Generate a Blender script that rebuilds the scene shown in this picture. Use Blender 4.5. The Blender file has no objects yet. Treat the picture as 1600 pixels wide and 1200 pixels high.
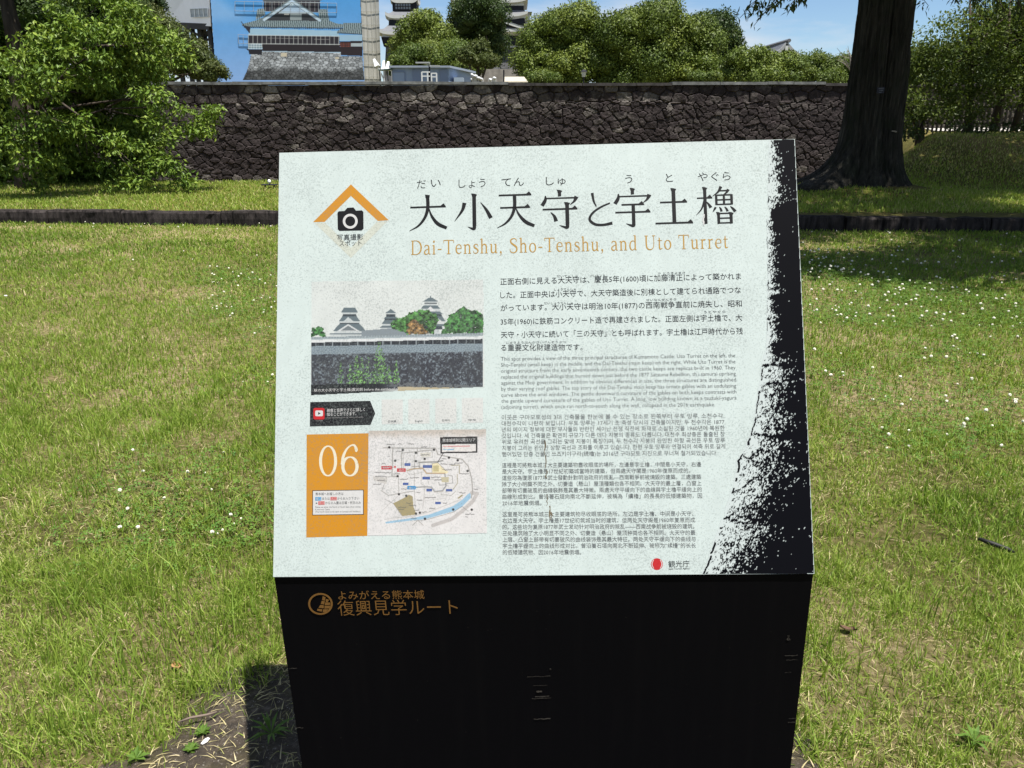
import bpy, math
import numpy as np
from mathutils import Vector, Matrix

# ------------------------------------------------------------------ camera, sky, sun, exposure
S = bpy.context.scene
COL = S.collection
F, EYE, PITCH = 1200.0, 1.55, math.radians(18.92)
cam = bpy.data.cameras.new('camera')
cam.sensor_width = 36.0
cam.lens = 36.0 * F / 1600.0
cam.clip_start, cam.clip_end = 0.05, 6000
cam_o = bpy.data.objects.new('camera', cam)
COL.objects.link(cam_o)
cam_o.location = (0, 0, EYE)
cam_o.rotation_euler = (math.pi / 2 - PITCH, 0, 0)
S.camera = cam_o

SUN_DIR = Vector((0.215, -0.175, 0.96)).normalized()
sun = bpy.data.lights.new('sun', 'SUN')
sun.energy = 4.8
sun.angle = math.radians(0.53)
sun.color = (1.0, 0.955, 0.88)
sun_o = bpy.data.objects.new('sun', sun)
COL.objects.link(sun_o)
sun_o.rotation_euler = SUN_DIR.to_track_quat('Z', 'Y').to_euler()

W = bpy.data.worlds.new('World')
S.world = W
W.use_nodes = True
nt = W.node_tree
nt.nodes.clear()
sky = nt.nodes.new('ShaderNodeTexSky')
sky.sky_type = 'NISHITA'
sky.sun_disc = False
sky.sun_elevation = math.asin(SUN_DIR.z)
sky.sun_rotation = math.atan2(SUN_DIR.x, SUN_DIR.y)
sky.air_density, sky.dust_density, sky.ozone_density = 0.9, 0.05, 3.0
tc = nt.nodes.new('ShaderNodeTexCoord')
mp = nt.nodes.new('ShaderNodeMapping')
mp.inputs['Scale'].default_value = (1.0, 1.0, 4.5)
mp.inputs['Location'].default_value = (0.35, 0.0, 0.2)
nz = nt.nodes.new('ShaderNodeTexNoise')
nz.inputs['Scale'].default_value = 3.2
nz.inputs['Detail'].default_value = 8
nz.inputs['Roughness'].default_value = 0.58
cr = nt.nodes.new('ShaderNodeValToRGB')
cr.color_ramp.elements[0].position = 0.42
cr.color_ramp.elements[0].color = (0, 0, 0, 1)
cr.color_ramp.elements[1].position = 0.66
cr.color_ramp.elements[1].color = (1, 1, 1, 1)
mx = nt.nodes.new('ShaderNodeMix')
mx.data_type = 'RGBA'
mx.inputs[7].default_value = (6.2, 6.6, 7.2, 1)
bg = nt.nodes.new('ShaderNodeBackground')
bg.inputs['Strength'].default_value = 0.052
wo = nt.nodes.new('ShaderNodeOutputWorld')
L_ = nt.links.new
L_(tc.outputs['Generated'], mp.inputs['Vector']); L_(mp.outputs[0], nz.inputs['Vector'])
L_(nz.outputs['Fac'], cr.inputs['Fac']); L_(cr.outputs['Color'], mx.inputs[0])
tn = nt.nodes.new('ShaderNodeMix'); tn.data_type = 'RGBA'; tn.blend_type = 'MULTIPLY'
tn.inputs[0].default_value = 1.0; tn.inputs[7].default_value = (0.93, 1.0, 1.07, 1)
L_(sky.outputs[0], tn.inputs[6]); L_(tn.outputs[2], mx.inputs[6]); L_(mx.outputs[2], bg.inputs['Color']); L_(bg.outputs[0], wo.inputs['Surface'])
S.view_settings.view_transform = 'Standard'
S.view_settings.look = 'None'
S.view_settings.exposure = 1.2
S.view_settings.gamma = 1.0
S.view_settings.use_curve_mapping = False
S.cycles.max_bounces = 8
S.cycles.transparent_max_bounces = 8
S.cycles.use_denoising = True

# ------------------------------------------------------------------ small helpers
cP, sP = math.cos(PITCH), math.sin(PITCH)

def ray(px, py):
    """direction through photograph pixel (1600x1200), scaled to unit forward (world Y) travel"""
    dx = (np.asarray(px, float) - 800.0) / F
    dy = (600.0 - np.asarray(py, float)) / F
    fw = cP + dy * sP
    return dx / fw, (-sP + dy * cP) / fw

def at(px, py, Y):
    x, z = ray(px, py)
    return Vector((float(x * Y), float(Y), float(EYE + z * Y)))

def ground(px, py, z=0.0):
    x, s = ray(px, py)
    Y = (z - EYE) / s
    return x * Y, Y

def lin(c):
    c = np.asarray(c, float)
    if c.max() > 1.0:
        c = c / 255.0
    return np.where(c <= 0.04045, c / 12.92, ((c + 0.055) / 1.055) ** 2.4)

def sm(a, b, x):
    t = np.clip((x - a) / (b - a), 0, 1)
    return t * t * (3 - 2 * t)

def hash2(i, j, s=0):
    n = (i.astype(np.int64) * 374761393 + j.astype(np.int64) * 668265263 + s * 1442695041) & 0xffffffff
    n = ((n ^ (n >> 13)) * 1274126177) & 0xffffffff
    n = (n ^ (n >> 16)) & 0xffffffff
    n = (n * 2246822519) & 0xffffffff
    n = n ^ (n >> 15)
    return (n & 0xffffff) / float(0xffffff)

def vnoise(x, y, s=0):
    x = np.asarray(x, float); y = np.asarray(y, float)
    i = np.floor(x); j = np.floor(y)
    fx = x - i; fy = y - j
    fx = fx * fx * (3 - 2 * fx); fy = fy * fy * (3 - 2 * fy)
    a = hash2(i, j, s); b = hash2(i + 1, j, s); c = hash2(i, j + 1, s); d = hash2(i + 1, j + 1, s)
    return (a * (1 - fx) + b * fx) * (1 - fy) + (c * (1 - fx) + d * fx) * fy

def fbm(x, y, s=0, o=4):
    t = 0.0; a = 0.5; f = 1.0; n = 0.0
    for k in range(o):
        t = t + a * vnoise(np.asarray(x) * f + 17.3 * k, np.asarray(y) * f - 9.1 * k, s + k)
        n += a; a *= 0.55; f *= 2.03
    return t / n

def voronoi(x, y, s=0, jit=0.8):
    i = np.floor(x); j = np.floor(y)
    d1 = np.full(x.shape, 9.0); d2 = np.full(x.shape, 9.0); idv = np.zeros(x.shape)
    cx = np.zeros(x.shape); cy = np.zeros(x.shape)
    for a in (-1, 0, 1):
        for b in (-1, 0, 1):
            I = i + a; J = j + b
            px = I + 0.5 + jit * (hash2(I, J, s) - 0.5) + 0.5 * (np.mod(J, 2) - 0.5)
            py = J + 0.5 + jit * (hash2(I, J, s + 7) - 0.5)
            d = (px - x) ** 2 + (py - y) ** 2
            n = d < d1
            d2 = np.where(n, d1, np.minimum(d2, d))
            idv = np.where(n, hash2(I, J, s + 3), idv)
            cx = np.where(n, px, cx); cy = np.where(n, py, cy)
            d1 = np.where(n, d, d1)
    return np.sqrt(d1), np.sqrt(d2), idv, cx, cy

# ------------------------------------------------------------------ object helpers
def link(o, parent=None):
    COL.objects.link(o)
    if parent is not None:
        o.parent = parent
    return o

def tag(o, label=None, cat=None, group=None, kind=None):
    if label: o['label'] = label
    if cat: o['category'] = cat
    if group: o['group'] = group
    if kind: o['kind'] = kind
    return o

def root(name, loc, label, cat, group=None):
    o = bpy.data.objects.new(name, None)
    o.location = loc
    o.empty_display_size = 0.2
    link(o)
    return tag(o, label, cat, group)

def mesh_np(name, V, loops, counts, mat=None, parent=None, attrs=None, smooth=False, mats=None, mat_idx=None):
    V = np.ascontiguousarray(V, np.float32).reshape(-1, 3)
    loops = np.ascontiguousarray(loops, np.int32).ravel()
    counts = np.ascontiguousarray(counts, np.int32).ravel()
    me = bpy.data.meshes.new(name)
    me.vertices.add(len(V)); me.vertices.foreach_set('co', V.ravel())
    me.loops.add(len(loops)); me.loops.foreach_set('vertex_index', loops)
    st = np.zeros(len(counts), np.int32); st[1:] = np.cumsum(counts)[:-1]
    me.polygons.add(len(counts)); me.polygons.foreach_set('loop_start', st)
    me.polygons.foreach_set('loop_total', counts)
    me.polygons.foreach_set('use_smooth', np.full(len(counts), bool(smooth)))
    for m in (mats or ([mat] if mat else [])):
        me.materials.append(m)
    if mat_idx is not None:
        me.polygons.foreach_set('material_index', np.asarray(mat_idx, np.int32))
    for k, v in (attrs or {}).items():
        v = np.ascontiguousarray(v, np.float32)
        if v.ndim == 1:
            a = me.attributes.new(k, 'FLOAT', 'POINT'); a.data.foreach_set('value', v)
        else:
            a = me.attributes.new(k, 'FLOAT_COLOR', 'POINT')
            a.data.foreach_set('color', np.c_[v, np.ones(len(v), np.float32)].astype(np.float32).ravel())
    me.update(calc_edges=True); me.validate()
    return link(bpy.data.objects.new(name, me), parent)

class MB:
    """collects shapes, builds ONE mesh object"""
    def __init__(self):
        self.v, self.l, self.c, self.n, self.mi = [], [], [], 0, []
    def add(self, V, faces, mi=0):
        V = np.asarray(V, float).reshape(-1, 3)
        for f in faces:
            self.l.extend(int(i) + self.n for i in f); self.c.append(len(f)); self.mi.append(mi)
        self.v.append(V); self.n += len(V)
        return self
    def hexa(self, P, mi=0):   # 8 points: bottom loop 0-3 ccw, top loop 4-7
        return self.add(P, [(3, 2, 1, 0), (4, 5, 6, 7), (0, 1, 5, 4), (1, 2, 6, 5), (2, 3, 7, 6), (3, 0, 4, 7)], mi)
    def box(self, c, s, rz=0, mi=0):
        x, y, z = s[0] / 2, s[1] / 2, s[2] / 2
        P = np.array([[-x, -y, -z], [x, -y, -z], [x, y, -z], [-x, y, -z], [-x, -y, z], [x, -y, z], [x, y, z], [-x, y, z]])
        cz, sz = math.cos(rz), math.sin(rz)
        P = P @ np.array([[cz, sz, 0], [-sz, cz, 0], [0, 0, 1]]) + np.asarray(c, float)
        return self.hexa(P, mi)
    def bar(self, a, b, w, h=None, mi=0):
        a = Vector(a); b = Vector(b); d = (b - a).normalized(); h = h or w
        u = d.cross(Vector((0, 0, 1)))
        if u.length < 1e-4: u = Vector((1, 0, 0))
        u.normalize(); v = u.cross(d)
        P = []
        for p in (a, b):
            for s, t in ((-1, -1), (1, -1), (1, 1), (-1, 1)):
                P.append(p + u * (s * w / 2) + v * (t * h / 2))
        return self.hexa(P, mi)
    def tube(self, pts, rad, n=8, mi=0, cap=True):
        pts = [Vector(p) for p in pts]
        rad = rad if hasattr(rad, '__len__') else [rad] * len(pts)
        V = []; ref = Vector((0.3, 0.9, 0.1))
        for i, p in enumerate(pts):
            d = (pts[min(i + 1, len(pts) - 1)] - pts[max(i - 1, 0)]).normalized()
            u = d.cross(ref)
            if u.length < 1e-3: u = d.cross(Vector((1, 0, 0)))
            u.normalize(); w = d.cross(u)
            for k in range(n):
                a = 2 * math.pi * k / n
                V.append(p + (u * math.cos(a) + w * math.sin(a)) * rad[i])
        fs = []
        for i in range(len(pts) - 1):
            for k in range(n):
                a, b = i * n + k, i * n + (k + 1) % n
                fs.append((b, a, a + n, b + n))
        if cap:
            fs.append(tuple(range(n))); fs.append(tuple(reversed(range((len(pts) - 1) * n, len(pts) * n))))
        return self.add([tuple(v) for v in V], fs, mi)
    def ball(self, c, r, nu=8, nv=6, mi=0):
        r = r if hasattr(r, '__len__') else (r, r, r)
        V = []; fs = []
        for j in range(nv + 1):
            t = math.pi * j / nv
            for i in range(nu):
                p = 2 * math.pi * i / nu
                V.append((c[0] + r[0] * math.sin(t) * math.cos(p), c[1] + r[1] * math.sin(t) * math.sin(p), c[2] + r[2] * math.cos(t)))
        for j in range(nv):
            for i in range(nu):
                a, b = j * nu + i, j * nu + (i + 1) % nu
                fs.append((a, a + nu, b + nu, b))
        return self.add(V, fs, mi)
    def build(self, name, mat, parent=None, smooth=False, attrs=None):
        mats = mat if isinstance(mat, list) else [mat]
        return mesh_np(name, np.concatenate(self.v), self.l, self.c, None, parent, attrs, smooth, mats, self.mi)

def grid_mesh(name, P, mat, parent=None, attrs=None, smooth=True, keep=None, flip=False):
    """P: (H,W,3) array of points"""
    H, Wd = P.shape[:2]
    idx = np.arange(H * Wd).reshape(H, Wd)
    q = np.stack([idx[:-1, :-1], idx[:-1, 1:], idx[1:, 1:], idx[1:, :-1]], -1).reshape(-1, 4)
    if flip: q = q[:, ::-1]
    if keep is not None:
        q = q[keep.ravel()]
    return mesh_np(name, P.reshape(-1, 3), q, np.full(len(q), 4), mat, parent, attrs, smooth)

# ------------------------------------------------------------------ materials
def new_mat(name):
    m = bpy.data.materials.new(name)
    m.use_nodes = True
    n = m.node_tree.nodes
    return m, n, m.node_tree.links.new, n['Principled BSDF']

def ramp(n, stops, interp='LINEAR'):
    r = n.new('ShaderNodeValToRGB')
    r.color_ramp.interpolation = interp
    e = r.color_ramp.elements
    while len(e) < len(stops): e.new(0.5)
    for k, (p, c) in enumerate(stops):
        e[k].position = p
        e[k].color = (c, c, c, 1) if not hasattr(c, '__len__') else (c[0], c[1], c[2], 1)
    return r

def noise(n, l, scale, detail=4, rough=0.55, coord='Object', stretch=None):
    t = n.new('ShaderNodeTexCoord')
    x = n.new('ShaderNodeTexNoise')
    x.inputs['Scale'].default_value = scale; x.inputs['Detail'].default_value = detail; x.inputs['Roughness'].default_value = rough
    if stretch:
        m = n.new('ShaderNodeMapping'); m.inputs['Scale'].default_value = stretch
        l(t.outputs[coord], m.inputs['Vector']); l(m.outputs[0], x.inputs['Vector'])
    else:
        l(t.outputs[coord], x.inputs['Vector'])
    return x

def bump(n, l, b, src, strength=0.3, dist=0.02):
    k = n.new('ShaderNodeBump')
    k.inputs['Strength'].default_value = strength; k.inputs['Distance'].default_value = dist
    l(src, k.inputs['Height']); l(k.outputs[0], b.inputs['Normal'])

def mixc(n, l, fac, a, b, blend='MIX'):
    m = n.new('ShaderNodeMix'); m.data_type = 'RGBA'; m.blend_type = blend
    for s, v in ((0, fac), (6, a), (7, b)):
        if hasattr(v, 'is_linked') or hasattr(v, 'links'): l(v, m.inputs[s])
        elif hasattr(v, '__len__'): m.inputs[s].default_value = (v[0], v[1], v[2], 1)
        else: m.inputs[s].default_value = v
    return m.outputs[2]

def plain(name, c, rough=0.6, spec=0.3, var=0.0, scale=6, metal=0.0, bmp=0.0, coord='Object', stretch=None):
    m, n, l, b = new_mat(name)
    b.inputs['Roughness'].default_value = rough
    b.inputs['Specular IOR Level'].default_value = spec
    b.inputs['Metallic'].default_value = metal
    if var or bmp:
        x = noise(n, l, scale, 5, 0.6, coord, stretch)
        r = ramp(n, [(0.3, [k * (1 - var) for k in c]), (0.7, [min(1, k * (1 + var)) for k in c])])
        l(x.outputs['Fac'], r.inputs['Fac']); l(r.outputs['Color'], b.inputs['Base Color'])
        if bmp: bump(n, l, b, x.outputs['Fac'], bmp, 0.03)
    else:
        b.inputs['Base Color'].default_value = (c[0], c[1], c[2], 1)
    return m

def leaf_mat(name, stops, trans=0.35, rough=0.5, spec=0.3, tcol=1.25):
    rough, spec = max(rough, .5), spec * .5
    m, n, l, b = new_mat(name)
    a = n.new('ShaderNodeAttribute'); a.attribute_name = 'tint'
    r = ramp(n, stops)
    l(a.outputs['Fac'], r.inputs['Fac']); l(r.outputs['Color'], b.inputs['Base Color'])
    b.inputs['Roughness'].default_value = rough; b.inputs['Specular IOR Level'].default_value = spec
    t = n.new('ShaderNodeBsdfTranslucent')
    g = mixc(n, l, 1.0, r.outputs['Color'], (tcol, tcol * 1.05, tcol * 0.55), 'MULTIPLY')
    l(g, t.inputs['Color'])
    s = n.new('ShaderNodeMixShader'); s.inputs[0].default_value = trans
    o = n['Material Output']
    l(b.outputs[0], s.inputs[1]); l(t.outputs[0], s.inputs[2]); l(s.outputs[0], o.inputs['Surface'])
    return m

def attr_mat(name, attr, rough=0.6, spec=0.25, noise_scale=None, noise_amt=0.2, bmp=0.0, speck=False):
    m, n, l, b = new_mat(name)
    a = n.new('ShaderNodeAttribute'); a.attribute_name = attr
    col = a.outputs['Color']
    if noise_scale:
        x = noise(n, l, noise_scale, 6, 0.65)
        r = ramp(n, [(0.3, 1 - noise_amt), (0.7, 1 + noise_amt)])
        l(x.outputs['Fac'], r.inputs['Fac'])
        col = mixc(n, l, 1.0, col, r.outputs['Color'], 'MULTIPLY')
        if bmp: bump(n, l, b, x.outputs['Fac'], bmp, 0.05)
    if speck: col = speckle(n, l, col)
    l(col, b.inputs['Base Color'])
    b.inputs['Roughness'].default_value = rough; b.inputs['Specular IOR Level'].default_value = spec
    return m

def speckle(n, l, col, dark=(0.10, 0.115, 0.11), amt=1.0):
    """weathering of the printed panel: fine grime dots, pale patches, faint rain streaks"""
    x = noise(n, l, 330, 3, 0.7)
    big = noise(n, l, 7, 4, 0.6)
    st = noise(n, l, 1.0, 4, 0.6, 'Object', (38, 38, 2.2))
    lo = ramp(n, [(0.26, 0.0), (0.66, 0.16)]); l(big.outputs['Fac'], lo.inputs['Fac'])
    ad = n.new('ShaderNodeMath'); ad.operation = 'ADD'
    l(x.outputs['Fac'], ad.inputs[0]); l(lo.outputs['Color'], ad.inputs[1])
    r = ramp(n, [(0.575, 0.0), (0.78, 0.46 * amt)]); l(ad.outputs[0], r.inputs['Fac'])
    sr = ramp(n, [(0.42, 0.0), (0.75, 0.13 * amt)]); l(st.outputs['Fac'], sr.inputs['Fac'])
    mxx = n.new('ShaderNodeMath'); mxx.operation = 'MAXIMUM'
    l(r.outputs['Color'], mxx.inputs[0]); l(sr.outputs['Color'], mxx.inputs[1])
    return mixc(n, l, mxx.outputs[0], col, dark)

def print_mat(name, c, rough=0.5):
    m, n, l, b = new_mat(name)
    rgb = n.new('ShaderNodeRGB'); rgb.outputs[0].default_value = (c[0], c[1], c[2], 1)
    l(speckle(n, l, rgb.outputs[0]), b.inputs['Base Color'])
    b.inputs['Roughness'].default_value = rough; b.inputs['Specular IOR Level'].default_value = 0.2
    return m
# ------------------------------------------------------------------ ground and terrain
rng = np.random.default_rng(11)

def y_kerb(x):
    return 12.4 - 0.07 * (np.asarray(x, float) + 8.2)

def z_lower(x, y):
    return 0.05 * (fbm(np.asarray(x) * 0.5, np.asarray(y) * 0.5, 5, 3) - 0.5) * sm(1.9, 4.0, np.hypot(x, np.asarray(y) - 1.2))

def z_upper(x, y):
    x = np.asarray(x, float); y = np.asarray(y, float)
    z = 0.2 + 0.015 * np.clip(y - y_kerb(x), 0, 5) + 0.06 * (fbm(x * 0.4, y * 0.4, 9, 3) - 0.5) * sm(0, 1, y - y_kerb(x) - 0.2)
    sx = sm(6.3, 8.8, x - 0.45 * np.clip(y - 16, 0, 40) + 0.5 * (fbm(x * 0.3, y * 0.3, 3, 2) - 0.5))
    z = z + 0.95 * sx * sm(15.3, 19.2, y + 0.6 * (fbm(x * 0.35, y * 0.1, 21, 3) - 0.5))
    z = z - 3.1 * (1 - sx) * sm(17.2, 24.0, y)
    d = np.hypot(x - 6.7, y - 15.1)
    return z + 0.22 * np.exp(-(d / 1.3) ** 2)

def lawn_mat(name, stops, scale):
    m, n, l, b = new_mat(name)
    x = noise(n, l, scale, 9, 0.7, 'Object')
    y = noise(n, l, 0.55, 5, 0.6, 'Object')
    ad = n.new('ShaderNodeMath'); ad.operation = 'MULTIPLY_ADD'
    l(y.outputs['Fac'], ad.inputs[0]); ad.inputs[1].default_value = 0.8
    k = n.new('ShaderNodeMath'); k.operation = 'SUBTRACT'; l(x.outputs['Fac'], k.inputs[0]); k.inputs[1].default_value = 0.4
    l(k.outputs[0], ad.inputs[2])
    r = ramp(n, stops); l(ad.outputs[0], r.inputs['Fac']); l(r.outputs['Color'], b.inputs['Base Color'])
    b.inputs['Roughness'].default_value = 0.95; b.inputs['Specular IOR Level'].default_value = 0.1
    f = noise(n, l, scale * 6, 6, 0.7)
    bump(n, l, b, f.outputs['Fac'], 0.9, 0.03)
    return m

M_thatch = lawn_mat('thatch_soil', [(0.25, (0.05, 0.05, 0.018)), (0.45, (0.13, 0.12, 0.04)), (0.6, (0.26, 0.21, 0.11)), (0.72, (0.42, 0.33, 0.22))], 34)
M_turf = lawn_mat('upper_turf', [(0.25, (0.055, 0.055, 0.016)), (0.5, (0.12, 0.11, 0.03)), (0.7, (0.20, 0.15, 0.06))], 9)
M_far = lawn_mat('far_ground', [(0.25, (0.06, 0.07, 0.025)), (0.5, (0.12, 0.11, 0.05)), (0.7, (0.2, 0.17, 0.1))], 1.2)

xs = np.r_[np.linspace(-40, -7, 60)[:-1], np.linspace(-7, 9, 220)[:-1], np.linspace(9, 40, 60)]
ts = np.linspace(0, 1, 150)
X = np.repeat(xs[None], len(ts), 0)
Yl = -12 + (y_kerb(X) + 0.05 + 12) * (1 - (1 - ts[:, None]) ** 1.0)
tag(grid_mesh('lawn', np.stack([X, Yl, z_lower(X, Yl)], -1), M_thatch), 'sunlit lawn of green and straw coloured grass in front of the kerb', 'lawn', kind='structure')
ts = np.linspace(0, 1, 170)
xs = np.linspace(-46, 46, 300)
X = np.repeat(xs[None], len(ts), 0)
Yu = y_kerb(X) + 0.1 + (41.0 - y_kerb(X)) * ts[:, None]
tag(grid_mesh('upper_lawn', np.stack([X, Yu, z_upper(X, Yu)], -1), M_turf), 'raised lawn behind the kerb, banked up at the right', 'lawn', kind='structure')
b = MB()
b.add([(-3000, -3000, -3.4), (3000, -3000, -3.4), (3000, 5000, -3.4), (-3000, 5000, -3.4)], [(0, 1, 2, 3)])
tag(b.build('ground', M_far), 'ground reaching to the horizon', 'ground', kind='structure')
b = MB()
b.add([(-200, 37.2, 2.9), (200, 37.2, 2.9), (400, 600, 3.4), (-400, 600, 3.4)], [(0, 1, 2, 3)])
tag(b.build('castle_ground', M_far), 'castle grounds on top of the stone wall', 'ground', kind='structure')
# pale gravel path behind the fence, on the bank
gx = np.linspace(13.4, 44, 60); gy = np.linspace(25.5, 34.5, 14)
GX, GY = np.meshgrid(gx, gy); GX = GX + 0.45 * (GY - 25.5)
M_path = plain('pale_gravel', (0.34, 0.32, 0.29), 0.9, 0.1, 0.2, 14, bmp=0.3)
tag(grid_mesh('path', np.stack([GX, GY, z_upper(GX, GY) + 0.03], -1), M_path), 'pale gravel path on the bank behind the fence', 'path', kind='structure')

# rough mossy concrete pad under the sign
def pad_mat():
    m, n, l, b = new_mat('mossy_concrete')
    x = noise(n, l, 22, 10, 0.8); y = noise(n, l, 6, 8, 0.75); z = noise(n, l, 110, 4, 0.8)
    r = ramp(n, [(0.36, (0.03, 0.022, 0.014)), (0.52, (0.085, 0.063, 0.042)), (0.66, (0.20, 0.165, 0.125))]); l(x.outputs['Fac'], r.inputs['Fac'])
    k = ramp(n, [(0.48, 0.0), (0.62, 0.85)]); l(y.outputs['Fac'], k.inputs['Fac'])
    c = mixc(n, l, k.outputs['Color'], r.outputs['Color'], (0.09, 0.072, 0.02))
    w = ramp(n, [(0.60, 0.0), (0.68, 1.0)]); l(z.outputs['Fac'], w.inputs['Fac'])
    l(mixc(n, l, w.outputs['Color'], c, (0.5, 0.46, 0.4)), b.inputs['Base Color'])
    b.inputs['Roughness'].default_value = 0.9
    bump(n, l, b, x.outputs['Fac'], 1.0, 0.05)
    return m
px_, py_ = np.meshgrid(np.linspace(-1.6, 0.9, 260), np.linspace(0.5, 1.97, 150))
edge = np.minimum(np.minimum((px_ + 0.90 + 0.62 * (1.97 - py_)) * .8, 0.86 - px_), np.minimum(1.97 - py_, 2.0)) - 0.22 * (fbm(px_ * 5, py_ * 5, 14, 4) - .42)
zz = 0.018 + 0.012 * (fbm(px_ * 9, py_ * 9, 4, 4) - 0.5) + 0.01 * (fbm(px_ * 40, py_ * 40, 6, 3) - 0.5) - 0.07 * (1 - sm(0.0, 0.10, edge - 0.05 * fbm(px_ * 8, py_ * 8, 8, 3)))
tag(grid_mesh('concrete_pad', np.stack([px_, py_, zz], -1), pad_mat()), 'rough mossy concrete pad beneath the information sign', 'pavement', kind='structure')

# low dark stone kerb holding up the raised lawn
def kerb():
    M = plain('dark_kerb_stone', (0.026, 0.022, 0.021), 0.9, 0.12, 0.95, 4, bmp=1.0, stretch=(4, 4, .7))
    r = root('stone_kerb', (0, 11.83, 0), 'long low dark stone kerb along the front edge of the raised lawn', 'kerb')
    x = -40.0
    V = MB(); rg = np.random.default_rng(3)
    while x < 40:
        w = rg.uniform(1.0, 2.1); x1 = x + w - 0.025
        o = rg.uniform(-0.015, 0.015); h = 0.215 + rg.uniform(-0.012, 0.012)
        n = max(3, int(w / 0.09)); P = []
        prof = [(0.0, -0.15), (0.0, h * 0.45), (0.008, h - 0.03), (0.03, h), (0.17, h), (0.2, h - 0.02), (0.2, -0.15)]
        for i in range(n + 1):
            xx = x + (x1 - x) * i / n
            for (dy, dz) in prof:
                q = fbm(np.array(xx * 6.0), np.array(dz * 14.0 + dy * 5), 2, 4) - 0.5
                P.append((xx, float(y_kerb(xx)) - 11.83 + dy + o + 0.05 * float(q) * (1 if dy < .1 else .3), dz + 0.03 * float(q)))
        m = len(prof)
        fs = [(i * m + k, (i + 1) * m + k, (i + 1) * m + k + 1, i * m + k + 1) for i in range(n) for k in range(m - 1)]
        fs += [tuple(range(m)), tuple(reversed(range(n * m, n * m + m)))]
        V.add(P, fs); x += w
    V.build('stone_course', M, r)
kerb()

# ------------------------------------------------------------------ grass
GR = leaf_mat('grass_blades', [(0.0, (0.075, 0.14, 0.018)), (0.3, (0.155, 0.24, 0.034)), (0.52, (0.245, 0.325, 0.055)), (0.64, (0.31, 0.34, 0.10)),
                               (0.72, (0.42, 0.37, 0.18)), (1.0, (0.58, 0.50, 0.31))], 0.38, 0.45, 0.35, 1.15)

def blades(name, P, hgt, wid, tint, lay, lean=0.5, seed=0, label=None):
    r = np.random.default_rng(seed); N = len(P)
    a = r.uniform(0, 2 * np.pi, N); d = np.stack([np.cos(a), np.sin(a), 0 * a], -1)
    fa = r.uniform(0, 2 * np.pi, N); s = np.stack([np.cos(fa), np.sin(fa), 0 * fa], -1) * wid[:, None] / 2
    k = np.where(lay, r.uniform(2.5, 7.0, N), np.abs(r.normal(0.25, lean, N)))
    up = hgt / np.sqrt(1 + k * k * 0.6)
    dr = d * (up * k)[:, None]
    z = np.array([0, 0, 1.0])
    mid = P + dr * 0.32 + z * (up * 0.58)[:, None]
    tip = P + dr + z * (up * np.where(lay, 0.75, 1.0))[:, None]
    V = np.stack([P - s, P + s, mid - s * 0.85, mid + s * 0.85, tip], 1)
    base = (np.arange(N) * 5)[:, None]
    loops = base + np.array([[0, 1, 3, 2, 2, 3, 4]])
    return tag(mesh_np(name, V, loops, np.tile([4, 3], N), GR, None, {'tint': np.repeat(tint, 5)}), label, 'grass', kind='stuff')

def dryness(x, y):
    d = fbm(x * 1.1, y * 1.1, 31, 4)
    return np.clip((d - 0.44) * 3.2, 0, 1)

PAD = lambda x, y: (x > -0.70 - 0.55 * (1.97 - y) + 0.42 * (fbm(y * 7, x * 7, 2, 4) - .5)) & (x < 0.66 + 0.22 * (fbm(y * 8, x * 8, 3, 3) - .2)) & (y < 1.93 + 0.30 * (fbm(x * 8, y * 8, 4, 4) - .5)) & (y > 0.3)

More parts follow.
